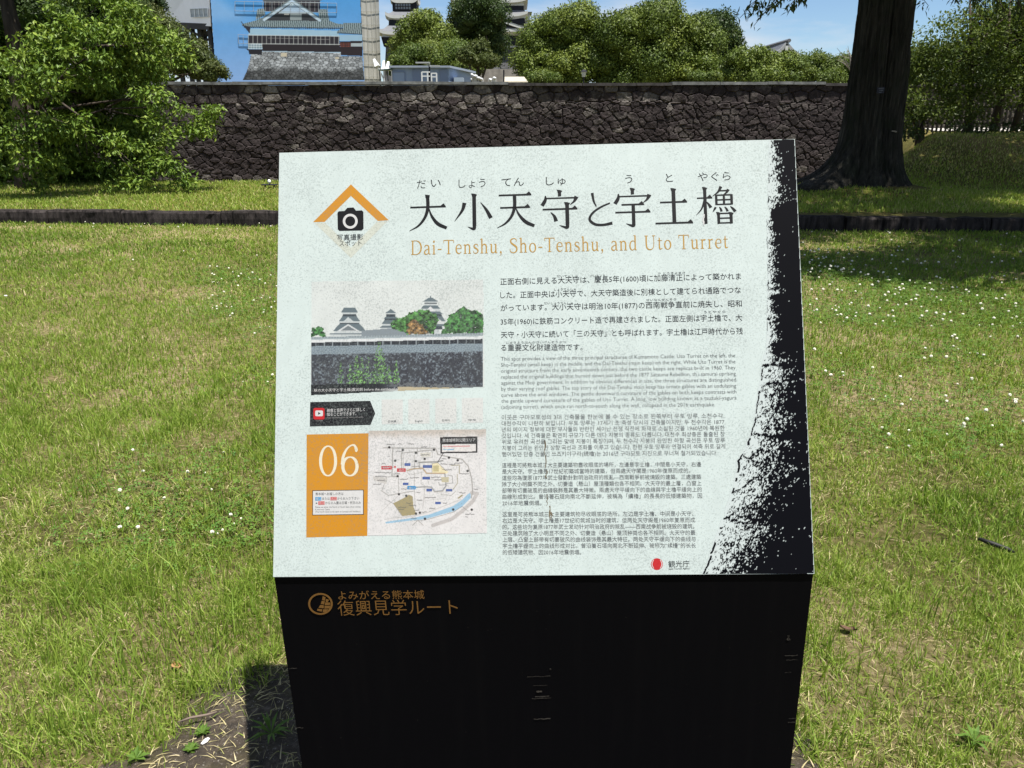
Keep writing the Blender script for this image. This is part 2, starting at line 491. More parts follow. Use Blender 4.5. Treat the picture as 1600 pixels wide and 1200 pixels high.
def lower_grass():
    PT, H, Wd, T, LY = [], [], [], [], []
    r = np.random.default_rng(5)
    for (y0, y1, dens, hs, ws) in ((1.25, 2.6, 26000, 0.046, 0.0029), (2.6, 4.2, 12500, 0.05, 0.0038), (4.2, 6.6, 6000, 0.052, 0.0054), (6.6, 9.2, 3000, 0.055, 0.008), (9.2, 12.6, 1900, 0.058, 0.011)):
        hw = 0.98 * y1 + 1.4
        n = int(dens * 2 * hw * (y1 - y0))
        x = r.uniform(-hw, hw, n); y = r.uniform(y0, y1, n)
        k = (np.abs(x) < 0.95 * y + 1.3) & ((np.abs(x) < 0.76 * y + 0.4) | (r.random(n) < 0.6)) & (y < y_kerb(x) - 0.01)
        behind = (x > -0.29 * y + 0.12) & (x < 0.35 * y - 0.15) & (y > 2.3) & (y < 9.5)   # hidden by the sign from every near view
        k &= ~behind | (r.random(n) < 0.62)
        x, y = x[k], y[k]
        pad = PAD(x, y); k = ~pad | (r.random(len(x)) < 0.16)
        x, y, pad = x[k], y[k], pad[k]
        clump = fbm(x * 5.5, y * 5.5, 12, 3)
        dry = dryness(x, y) + 0.25 * sm(1.2, 0, y - 1.2)
        keep = r.random(len(x)) < np.clip(0.35 + 1.4 * (clump - 0.3), 0.22, 1)
        x, y, clump, dry, pad = x[keep], y[keep], clump[keep], dry[keep], pad[keep]
        N = len(x)
        straw = r.random(N) < (0.75 * pad + 0.07 + 0.36 * dry * np.where(x < 0, 0.75, np.where(y > 3.2, 0.6, 1.0)))
        lay = pad | (r.random(N) < 0.16) | (straw & (r.random(N) < 0.75))
        tall = 0.75 * sm(0.5, 0.75, clump) * np.where(x < 0, 1.0, 0.55) * sm(6, 3, y)
        h = hs * r.uniform(0.55, 1.25, N) * (1 + 1.2 * tall) * np.where(dry > 0.6, 0.75, 1.0) * np.where(pad, .55, 1.0)
        clov = sm(0.52, 0.68, fbm(x * 0.55 + 3, y * 0.55, 44, 3))
        t = np.clip(r.normal(0.40, 0.13, N) - 0.16 * clov + 0.12 * dry, 0.0, 0.62)
        t = np.where(straw, r.uniform(0.66, 1.0, N), t)
        PT.append(np.stack([x, y, z_lower(x, y) - 0.004 + 0.022 * pad], -1)); H.append(h); Wd.append(ws * r.uniform(0.7, 1.3, N)); T.append(t); LY.append(lay)
    return [np.concatenate(q) for q in (PT, H, Wd, T, LY)]
P_, H_, W_, T_, L2_ = lower_grass()
blades('grass', P_, H_, W_, T_, L2_, 0.8, 1, 'short green and straw coloured grass growing over the lower lawn')

# longer tufts, beside the pad and scattered
def tufts():
    r = np.random.default_rng(8); PT, H, Wd, T = [], [], [], []
    spots = [(-0.62, 2.12, 1.5), (-0.72, 2.25, 1.3), (-0.55, 2.3, 1.2), (-0.95, 2.05, 1.2), (-1.08, 1.85, 1.25), (-1.2, 2.2, 1.3), (-0.85, 2.5, 1.1), (-1.0, 2.9, 1), (-0.98, 1.62, .8), (-1.25, 1.6, 1), (0.72, 1.75, .75), (0.84, 1.6, .7), (0.95, 1.95, .75)]
    for k in range(85):
        y = r.uniform(1.9, 7); spots.append((r.uniform(-0.7, 0.7) * y, y, r.uniform(0.55, 1.0) if True else 1))
    for (x, y, s) in spots:
        if -0.55 < x < 0.6 and y < 1.9: continue
        n = int(70 * s); a = r.normal(0, 0.075 * s, (n, 2))
        X_, Y_ = x + a[:, 0], y + a[:, 1]
        PT.append(np.stack([X_, Y_, z_lower(X_, Y_) - 0.004], -1)); H.append(r.uniform(0.07, 0.16, n) * s); Wd.append(r.uniform(0.0025, 0.0045, n)); T.append(np.clip(r.normal(0.36, 0.12, n), 0, 0.62))
    P, H, Wd, T = [np.concatenate(q) for q in (PT, H, Wd, T)]
    blades('long_grass', P, H, Wd, T, np.zeros(len(P), bool), 0.6, 2, 'longer tufts of green grass scattered through the lower lawn')
tufts()

def upper_grass():
    r = np.random.default_rng(6); PT, H, Wd, T = [], [], [], []
    for (y0, y1, dens) in ((12.0, 14.6, 900), (14.6, 17.6, 620), (17.6, 21.5, 330)):
        hw = 0.95 * y1
        n = int(dens * 2 * hw * (y1 - y0)); x = r.uniform(-hw, hw, n); y = r.uniform(y0, y1, n)
        k = (y > y_kerb(x) + 0.16) & (~((x > -0.25 * y) & (x < 0.30 * y)) | (r.random(n) < .55)) & ~((y > 17.6) & (x < 6)) & (np.hypot(x - 7, y - 15.1) > 0.9)
        x, y = x[k], y[k]; N = len(x)
        bank = sm(0.35, 0.7, z_upper(x, y)) * (x > 5)
        dry = dryness(x, y)
        t = np.where(r.random(N) < 0.08 + 0.2 * dry + 0.5 * bank, r.uniform(0.6, 0.8, N), np.clip(r.normal(0.46, 0.10, N), 0, 0.62))
        PT.append(np.stack([x, y, z_upper(x, y) - 0.01], -1)); H.append(r.uniform(0.04, 0.09, N)); Wd.append(r.uniform(0.011, 0.02, N)); T.append(t)
    P, H, Wd, T = [np.concatenate(q) for q in (PT, H, Wd, T)]
    blades('upper_grass', P, H, Wd, T, r.random(len(P)) < 0.15, 0.6, 3, 'short grass growing on the raised lawn and its bank')
upper_grass()

# clover: leaves as ground cover, flower heads one by one
def clover_zone():
    r = np.random.default_rng(17)
    pts = []
    def zone(x0, x1, y0, y1, n, slope=0.0):
        px = r.uniform(x0, x1, n); py = r.uniform(y0, y1, n) + slope * (px - x0)
        gx, gy = ground(px, py)
        pts.extend(zip(gx, gy))
    zone(1250, 1330, 400, 450, 34); zone(1310, 1480, 405, 470, 40, .1); zone(1250, 1600, 440, 520, 60); zone(1290, 1420, 478, 510, 22)
    zone(1430, 1600, 470, 580, 22); zone(1270, 1600, 550, 640, 26); zone(1370, 1600, 640, 720, 16); zone(1250, 1600, 365, 420, 40)
    zone(320, 432, 420, 500, 46); zone(0, 430, 342, 362, 26); zone(180, 420, 700, 870, 18); zone(380, 432, 500, 620, 8); zone(100, 430, 395, 420, 6)
    return pts
CLOVER = clover_zone()
def clover():
    fm = plain('clover_petals', (0.64, 0.62, 0.52), 0.7, 0.2, 0.12, 200)
    sm_ = plain('clover_stalk', (0.12, 0.17, 0.04), 0.6, 0.2)
    b = MB(); rg = np.random.default_rng(2)
    for k in range(26):
        z = rg.uniform(-0.5, 1); a = rg.uniform(0, 6.28); q = math.sqrt(1 - z * z)
        b.ball((0.008 * q * math.cos(a), 0.008 * q * math.sin(a), 0.071 + 0.0075 * z), (0.0042, 0.0042, 0.005), 5, 3)
    head = b.build('flower_head', fm)
    st = MB().tube([(0.006, 0.003, 0), (0.002, 0.001, 0.04), (0, 0, 0.07)], 0.0011, 5).build('stalk', sm_)
    first = None
    r = np.random.default_rng(4)
    for i, (x, y) in enumerate(CLOVER):
        ctr = 'white clover flower heads in the grass %s of the sign' % ('left' if x < 0 else 'right')
        lab = 'small round white clover flower in the grass, to the %s of the sign' % ('left' if x < 0 else 'right')
        z = float(z_lower(np.array(x), np.array(y)))
        o = root('clover_flower', (x, y, z - 0.004), lab, 'flower', ctr)
        s = (0.8 if x < 0 else 1.0) * r.uniform(0.5, 0.95) * (1.0 + 0.45 * min(1, max(0, (y - 5) / 6)))
        o.scale = (s, s, s * r.uniform(0.8, 1.15)); o.rotation_euler = (r.normal(0, .2), r.normal(0, .2), r.uniform(0, 6.28))
        for src in (head, st):
            if i == 0:
                src.parent = o
            else:
                c = src.copy(); link(c, o)
    # leaves
    PT = []
    for (x, y) in CLOVER:
        n = 55
        a = r.normal(0, 0.13 + 0.03 * y / 4, (n, 2)); PT.append(np.c_[x + a[:, 0], y + a[:, 1]])
    P = np.concatenate(PT); P = P[P[:, 1] < y_kerb(P[:, 0]) - .02]
    P = P[~PAD(P[:, 0], P[:, 1])]
    N = len(P); V = np.zeros((N, 3, 4, 3)); z0 = z_lower(P[:, 0], P[:, 1]) + r.uniform(0.025, 0.055, N); ang = r.uniform(0, 6.28, N)
    R = r.uniform(0.009, 0.015, N); tl = r.normal(0, .25, (N, 2))
    for k in range(3):
        for q, (ra, da) in enumerate(((0.1, 0), (0.8, -0.5), (1.05, 0.0), (0.8, 0.5))):
            an = ang + k * 2.094 + da
            dx, dy = R * ra * np.cos(an), R * ra * np.sin(an)
            V[:, k, q] = np.stack([P[:, 0] + dx, P[:, 1] + dy, z0 + dx * tl[:, 0] + dy * tl[:, 1]], -1)
    lm = leaf_mat('clover_leaf', [(0, (0.05, 0.115, 0.018)), (1, (0.11, 0.19, 0.035))], 0.25, 0.5, 0.3)
    tag(mesh_np('clover_leaves', V, np.arange(N * 12), np.full(N * 3, 4), lm, None, {'tint': np.repeat(r.random(N), 12)}), 'low clover leaves spreading through the lawn', 'clover', kind='stuff')
clover()
# ------------------------------------------------------------------ the information sign
SY, SLEAN, STILT, SL = math.radians(-1.73), math.radians(1.51), math.radians(66.17), 0.8205
BLw = np.array([-0.4472, 1.2492, EYE - 0.8113])
ex0 = np.array([math.cos(SY), math.sin(SY), 0.0]); ey = np.array([-math.sin(SY), math.cos(SY), 0.0])
ex = ex0 * math.cos(SLEAN) + np.array([0, 0, math.sin(SLEAN)])
ez = np.array([0, 0, math.cos(SLEAN)]) - ex0 * math.sin(SLEAN)
ZB = BLw[2] / ez[2] * 1.0
ORG = BLw + ex * 0.5 - ez * ZB
SIGN = root('information_sign', tuple(ORG), 'black slanted information sign with a weathered white multilingual panel about castle towers', 'sign')
SIGN.rotation_euler = Matrix(((ex[0], ey[0], ez[0]), (ex[1], ey[1], ez[1]), (ex[2], ey[2], ez[2]))).to_euler()
ct, st_ = math.cos(STILT), math.sin(STILT)
PU = np.array([0, ct, st_])          # panel up, sign-local
PN = np.array([0, -st_, ct])         # panel normal, sign-local
PB = np.array([-0.5, 0, ZB])
Rw = np.stack([ex, ey, ez], 1)

def puv(px, py):
    """photograph pixel -> metres (u right, v up) on the sign's panel"""
    px = np.asarray(px, float); py = np.asarray(py, float)
    dx = (px - 800) / F; dy = (600 - py) / F
    D = np.stack([dx, cP + dy * sP, -sP + dy * cP], -1)
    n = Rw @ PN
    o = np.array([0, 0, EYE])
    t = ((BLw - o) @ n) / (D @ n)
    Q = o + D * t[..., None] - BLw
    return Q @ ex, Q @ (Rw @ PU)

def onpanel(u, v, h=0.0):
    u = np.asarray(u, float); v = np.asarray(v, float)
    h = np.where(np.asarray(h) > 0.0036, 0.0035 + (np.asarray(h) - 0.0035) * 0.35, h)      # printed films are thin
    return PB + np.stack([u, 0 * u, 0 * u], -1) + v[..., None] * PU + (h + 0 * u)[..., None] * PN

def fuv(px, py):
    """photograph pixel -> (x, z) on the front plate, sign-local"""
    px = np.asarray(px, float); py = np.asarray(py, float)
    dx = (px - 800) / F; dy = (600 - py) / F
    D = np.stack([dx, cP + dy * sP, -sP + dy * cP], -1)
    o = np.array([0, 0, EYE]); t = ((BLw - o) @ ey) / (D @ ey)
    Q = o + D * t[..., None] - ORG
    return Q @ ex, Q @ ez

def onfront(u, v, h=0.0):
    return np.stack([np.asarray(u, float), -0.0006 - h + 0 * np.asarray(u, float), np.asarray(v, float)], -1)

def poly_part(name, polys, mat, h=0.0006, mapper=None, place=onpanel, step=0.000012, parent=SIGN):
    """flat printed shapes; polys in photo pixels (mapper) or plane metres"""
    V, loops, cnt, n = [], [], [], 0
    for i, p in enumerate(polys):
        p = np.asarray(p, float)
        u, v = mapper(p[:, 0], p[:, 1]) if mapper else (p[:, 0], p[:, 1])
        area = 0.5 * np.sum(u * np.roll(v, -1) - v * np.roll(u, -1))
        if area < 0: u, v = u[::-1], v[::-1]
        V.append(place(u, v, h + step * (i % 5))); loops.extend(range(n, n + len(u))); cnt.append(len(u)); n += len(u)
    return mesh_np(name, np.concatenate(V), loops, cnt, mat, parent)

_tc = {}
def glyphs(s, thin=0.0):
    k = (s, thin)
    if k not in _tc:
        cu = bpy.data.curves.new('text', 'FONT'); cu.body = s; cu.size = 1.0; cu.resolution_u = 2; cu.offset = thin
        o = bpy.data.objects.new('text', cu)
        me = o.to_mesh()
        V = np.zeros(len(me.vertices) * 3, np.float32); me.vertices.foreach_get('co', V)
        lp = np.zeros(len(me.loops), np.int32); me.loops.foreach_get('vertex_index', lp)
        ctn = np.zeros(len(me.polygons), np.int32); me.polygons.foreach_get('loop_total', ctn)
        o.to_mesh_clear()
        bpy.data.objects.remove(o); bpy.data.curves.remove(cu)
        _tc[k] = (V.reshape(-1, 3)[:, :2].astype(float), lp, ctn)
    return _tc[k]

def text_part(name, lines, mat, mapper=puv, place=onpanel, h=0.0009, thin=0.0, parent=SIGN):
    """lines: (text, left px, left py, right px, right py, em px): baseline ends in photo pixels; em None keeps proportions"""
    VV, LL, CC, n = [], [], [], 0
    for (s, x0, y0, x1, y1, em) in lines:
        V, lp, cn = glyphs(s, thin)
        if not len(V): continue
        (u0, u1), (v0, v1) = mapper(np.array([x0, x1]), np.array([y0, y1]))
        d = np.array([u1 - u0, v1 - v0]); Lw = np.hypot(*d); d /= Lw
        nrm = np.array([-d[1], d[0]])
        mn, mxx = V[:, 0].min(), V[:, 0].max()
        sx = Lw / (mxx - mn)
        if em:
            (ua, ub), (va, vb) = mapper(np.array([x0, x0]), np.array([y0, y0 - em]))
            sy = math.hypot(ub - ua, vb - va)
        else: sy = sx
        Q = np.array([u0, v0]) + np.outer((V[:, 0] - mn) * sx, d) + np.outer(V[:, 1] * sy, nrm)
        VV.append(place(Q[:, 0], Q[:, 1], h)); LL.append(lp + n); CC.append(cn); n += len(V)
    return mesh_np(name, np.concatenate(VV), np.concatenate(LL), np.concatenate(CC), mat, parent)

# brush-cut lettering built stroke by stroke ------------------------------------------------
def crom(P, n=7):
    P = np.asarray(P, float); out = []
    Q = np.vstack([2 * P[0] - P[1], P, 2 * P[-1] - P[-2]])
    for i in range(1, len(Q) - 2):
        for t in np.linspace(0, 1, n, endpoint=False):
            a, b, c, d = Q[i - 1], Q[i], Q[i + 1], Q[i + 2]
            out.append(0.5 * (2 * b + (c - a) * t + (2 * a - 5 * b + 4 * c - d) * t * t + (3 * b - a - 3 * c + d) * t ** 3))
    out.append(P[-1]); return np.array(out)
def ribbon(P, Wd, n=7):
    """tapered stroke -> list of quads"""
    q = np.hstack([np.asarray(P, float), np.asarray(Wd, float)[:, None]]); q = crom(q, n)
    c, w = q[:, :2], np.maximum(q[:, 2], 0.2)
    t = np.gradient(c, axis=0); t /= np.linalg.norm(t, axis=1)[:, None] + 1e-9
    nn = np.stack([-t[:, 1], t[:, 0]], -1) * (w / 2)[:, None]
    a, b = c + nn, c - nn
    return [np.array([a[i], a[i + 1], b[i + 1], b[i]]) for i in range(len(a) - 1)]
def H(x0, x1, y, t=4.8, uro=True):
    p = [[(x0, y - t / 2), (x1, y - t / 2), (x1, y + t / 2), (x0, y + t / 2 - .4)]]
    if uro: p.append([(x1 - 13, y + t / 2 - 1), (x1 + 1.5, y - t / 2), (x1 + 1, y + 1.0), (x1 - 4.5, y + 8.5)])
    return p
def V(x, y1, y0, w=9.4, head=True):
    p = [[(x - w / 2, y0), (x + w / 2, y0 + 1.0), (x + w / 2, y1), (x - w / 2, y1)]]
    if head: p.append([(x - w / 2, y1 - 7), (x + w / 2, y1 - 6), (x + w / 2 + 3, y1 - 1), (x + 1, y1 + 1.5), (x - w / 2 - 2.5, y1 + 2.5)])
    return p
def B(x0, x1, y, t): return [[(x0, y - t / 2), (x1, y - t / 2), (x1, y + t / 2), (x0, y + t / 2)]]
C = ribbon
roof = lambda: V(50, 99, 83, 8, True) + C([(15, 86), (14, 74), (6, 60)], [3, 8, 9.5]) + H(14, 89, 79, 4, False) + C([(92, 82), (86, 70), (76, 61)], [11, 6, 1.5])
KANJI = {
 '大': H(6, 93, 64) + C([(49, 95), (49.5, 62), (42, 36), (26, 15), (4, 2)], [8.5, 8.5, 7, 5, 1.5]) + C([(51, 64), (59, 40), (74, 19), (96, 7)], [2, 6, 9, 8]) + [[(43, 97), (55, 95), (54, 88), (44, 88)]],
 '小': V(52, 94, 10) + C([(52, 12), (50, 3), (36, 8)], [8.5, 8, 1]) + C([(28, 72), (22, 52), (3, 24)], [10, 7, 1]) + C([(68, 72), (82, 52), (93, 30)], [1.5, 7, 10]),
 '天': H(10, 90, 89) + H(13, 86, 56) + C([(49, 89), (49, 60), (42, 35), (26, 15), (5, 3)], [8.5, 8.5, 7, 5, 1.5]) + C([(51, 56), (60, 36), (76, 17), (97, 6)], [2, 6, 9, 8]),
 '守': roof() + H(7, 92, 50) + V(68, 66, 8) + C([(68, 10), (66, 1), (48, 7)], [8.5, 8, 1]) + C([(27, 42), (36, 31), (40, 18)], [2, 7, 10]),
 'と': C([(30, 90), (34, 68), (41, 54)], [8, 5.5, 3]) + C([(80, 62), (54, 52), (30, 37), (21, 20), (36, 7), (60, 5), (85, 9)], [4, 5, 6, 7.5, 7, 6.5, 8]),
 '宇': roof() + H(22, 77, 57) + H(6, 92, 37) + V(51, 57, 8, 8.5, False) + C([(51, 10), (49, 1), (32, 7)], [8.5, 8, 1]),
 '土': H(16, 82, 60) + V(50, 95, 6) + H(3, 95, 5, 5),
 '櫓': H(3, 40, 70, 4) + V(23, 97, 1, 8) + C([(22, 66), (14, 42), (0, 25)], [5, 4, 1]) + C([(26, 60), (31, 54), (37, 44)], [2, 5, 8])
   + C([(64, 99), (56, 85), (42, 74)], [8, 5, 1]) + H(60, 80, 88, 4, False) + C([(82, 91), (77, 83), (69, 77)], [8, 5, 2]) + V(51, 78, 50, 6, False) + V(89, 78, 50, 6.5, False)
   + H(51, 89, 76.5, 4, False) + H(51, 89, 64, 4, False) + H(51, 89, 52, 4, False) + V(70, 77, 51, 5.5, False)
   + C([(49, 45), (46, 40), (41, 32)], [5, 5, 1]) + C([(58, 45), (61, 40), (63, 33)], [2, 5, 6]) + C([(71, 45), (75, 40), (78, 33)], [2, 5, 6]) + C([(85, 46), (91, 40), (97, 32)], [2, 6, 8])
   + V(55, 30, 0, 7) + V(86, 29, 0, 7.5) + H(55, 86, 28, 4, False) + H(55, 86, 15.5, 4, False) + H(55, 86, 3, 4, False),
}
def sf(x, y, w): return B(x - w, x + w, y, 3.2)
STEM = lambda x, y0, y1, w=7.6: [[(x - w / 2, y0), (x + w / 2, y0), (x + w / 2, y1), (x - w / 2, y1)]]
OV = lambda cx, cy, rx, ry, thick, thin: C([(cx + rx * math.cos(a), cy + ry * math.sin(a)) for a in np.linspace(0.3, 2 * math.pi + 0.3, 17)],
                                           [thin + (thick - thin) * abs(math.cos(a)) ** 1.3 for a in np.linspace(0.3, 2 * math.pi + 0.3, 17)], 4)
LAT = {
 'D': (76, STEM(17, 0, 70) + sf(17, 1.5, 10) + sf(17, 68.5, 10) + C([(17, 68.5), (42, 68), (60, 57), (67, 35), (60, 13), (42, 2), (17, 1.5)], [3, 4, 7, 9, 7, 4, 3])),
 'a': (47, C([(9, 37), (13, 44), (22, 46), (31, 42), (33.5, 32)], [6, 5, 3.5, 6, 7.4]) + STEM(33.5, 7, 34) + C([(33.5, 9), (37, 2), (44, 3)], [7, 4.5, 2]) + C([(33, 28), (18, 23), (9.5, 16), (9, 7), (17, 1), (25, 3), (33, 10)], [3, 4, 6.5, 7, 5, 3.5, 2.5])),
 'i': (28, STEM(14, 0, 45) + sf(14, 1.5, 9) + [[(5, 41), (14, 43), (14, 47), (5, 44.5)]] + OV(14, 63, 2.5, 2.5, 6, 6)),
 '-': (33, B(5, 28, 24, 5)),
 'T': (68, STEM(34, 0, 70) + sf(34, 1.5, 11) + B(5, 63, 68, 3.6) + C([(6, 69), (5, 54)], [4, 2]) + C([(62, 69), (63, 54)], [4, 2])),
 'e': (45, B(9, 37, 26, 3) + C([(37.5, 26), (35, 40), (24, 46), (12, 40), (7.5, 24), (12, 8), (25, 1.5), (39, 10)], [6, 5, 3.2, 5.5, 8, 7, 4.5, 2])),
 'n': (53, STEM(13, 0, 45) + sf(13, 1.5, 9) + [[(4, 41), (13, 43), (13, 47), (4, 44.5)]] + C([(13, 34), (22, 44), (32, 44), (38.5, 36), (39, 18), (39, 0)], [3, 4.5, 5.5, 7.4, 7.6, 7.6]) + sf(39, 1.5, 9)),
 's': (40, C([(33, 34), (31, 42), (20, 46), (10, 40), (12, 30), (25, 23), (33, 13), (26, 3), (16, 1), (8, 5), (6, 14)], [2.5, 3.5, 3.5, 6, 7, 7.5, 7, 4.5, 3.5, 3.5, 2.5])),
 'h': (53, STEM(13, 0, 72) + sf(13, 1.5, 9) + [[(4, 68), (13, 70), (13, 74), (4, 71.5)]] + C([(13, 34), (22, 44), (32, 44), (38.5, 36), (39, 18), (39, 0)], [3, 4.5, 5.5, 7.4, 7.6, 7.6]) + sf(39, 1.5, 9)),
 'u': (54, C([(13, 45), (13, 14), (17, 4), (26, 2), (38, 12)], [7.6, 7.6, 6.5, 4.5, 3]) + STEM(39, 0, 45) + sf(43, 1.5, 5) + [[(4, 43), (13, 43), (13, 46), (4, 46)]] + [[(30, 43), (39, 43), (39, 46), (30, 46)]]),
 ',': (26, OV(11, 4, 2.4, 2.4, 6, 6) + C([(13, 4), (13, -5), (6, -13)], [6, 4, 1])),
 ' ': (27, []),
 'S': (56, C([(45, 53), (43, 65), (28, 70), (13, 63), (13, 50), (28, 39), (44, 28), (46, 12), (34, 1), (20, 0.5), (9, 8), (7, 20)], [2.5, 4, 4, 7, 8, 9, 9, 8, 5, 4, 4, 2.5])),
 'o': (51, OV(25, 23, 17, 22, 8, 3.2)),
 'd': (54, C([(38, 38), (28, 46), (14, 40), (8.5, 23), (13, 6), (25, 1), (38, 11)], [2.5, 3.5, 6, 8, 6.5, 4, 2.5]) + STEM(39, 0, 72) + sf(43, 1.5, 5) + [[(30, 70), (39, 70), (39, 73), (30, 73)]]),
 'U': (76, C([(17, 69), (17, 24), (24, 6), (39, 1), (53, 7), (60, 24), (60, 69)], [8, 8, 7, 5, 4, 3.6, 3.6]) + sf(17, 68.5, 10) + sf(60, 68.5, 9)),
 't': (34, C([(14, 58), (14, 12), (19, 3), (31, 7)], [6, 7.6, 6, 2]) + B(4, 29, 44.5, 3.2)),
 'r': (39, STEM(13, 0, 45) + sf(13, 1.5, 10) + [[(4, 41), (13, 43), (13, 47), (4, 44.5)]] + C([(13, 32), (21, 43), (32, 43)], [3, 5, 7.5])),
}
def stroke_text(name, items, mat, h=0.0009, mapper=puv, place=onpanel):
    """items: (list of polygons in a 100 unit box, px of box lower left, px of box lower right, box height px)"""
    out = []
    for (pl, x0, y0, x1, y1, hp) in items:
        (u0, u1), (v0, v1) = mapper(np.array([x0, x1]), np.array([y0, y1]))
        (ua, ub), (va, vb) = mapper(np.array([x0, x0]), np.array([y0, y0 - hp]))
        d = np.array([u1 - u0, v1 - v0]) / 100.0
        sy = math.hypot(ub - ua, vb - va) / 100.0
        nn = np.array([-d[1], d[0]]) / np.hypot(*d) * sy
        for p in pl:
            p = np.asarray(p, float)
            out.append(np.array([u0, v0]) + np.outer(p[:, 0], d) + np.outer(p[:, 1], nn))
    return poly_part(name, out, mat, h, None, place)

# -------- body and panel
M_black = plain('black_coated_steel', (0.0045, 0.0045, 0.0055), 0.42, 0.28)
def black_front():
    m, n, l, b = new_mat('black_steel_with_grime')
    x = noise(n, l, 120, 3, 0.7); s = noise(n, l, 1, 4, 0.6, 'Object', (45, 45, 3))
    r = ramp(n, [(0.74, (0.0022, 0.0022, 0.003)), (0.84, (0.03, 0.03, 0.027))]); l(x.outputs['Fac'], r.inputs['Fac'])
    k = ramp(n, [(0.5, (0, 0, 0)), (0.9, (0.0014, 0.0012, 0.001))]); l(s.outputs['Fac'], k.inputs['Fac'])
    l(mixc(n, l, 1.0, r.outputs['Color'], k.outputs['Color'], 'ADD'), b.inputs['Base Color'])
    b.inputs['Roughness'].default_value = 0.5; b.inputs['Specular IOR Level'].default_value = 0.06
    return m
M_front = black_front()
yt, zt = SL * ct, ZB + SL * st_
prof = [(0, -0.08), (0, ZB - 0.0008), (yt, zt - 0.0008), (yt + 0.05, zt - 0.03), (yt + 0.05, -0.08)]
bd = MB()
Pv = [(-0.5, y, z) for y, z in prof] + [(0.5, y, z) for y, z in prof]
bd.add(Pv, [(0, 4, 3, 2, 1), (5, 6, 7, 8, 9)] + [(i, (i + 1) % 5, (i + 1) % 5 + 5, i + 5)[::-1] for i in range(5)][::-1])
body = bd.build('body', M_front, SIGN)
INK = np.array((0.468, 0.456, 0.452))                      # weathered film: albedo against paper white
WHITE = lin((224, 240, 238)) * INK
M_panel = print_mat('weathered_white_print', WHITE, 0.45)
th = 0.0035
pv = MB()
c4 = [onpanel(np.array([u])[0:1], np.array([v]), hh)[0] for hh in (0.0, th) for (u, v) in ((-0.001, 0), (1.001, 0), (1.001, SL), (-0.001, SL))]
pv.hexa(np.array(c4))
pv.build('panel', M_panel, SIGN)
T0 = th

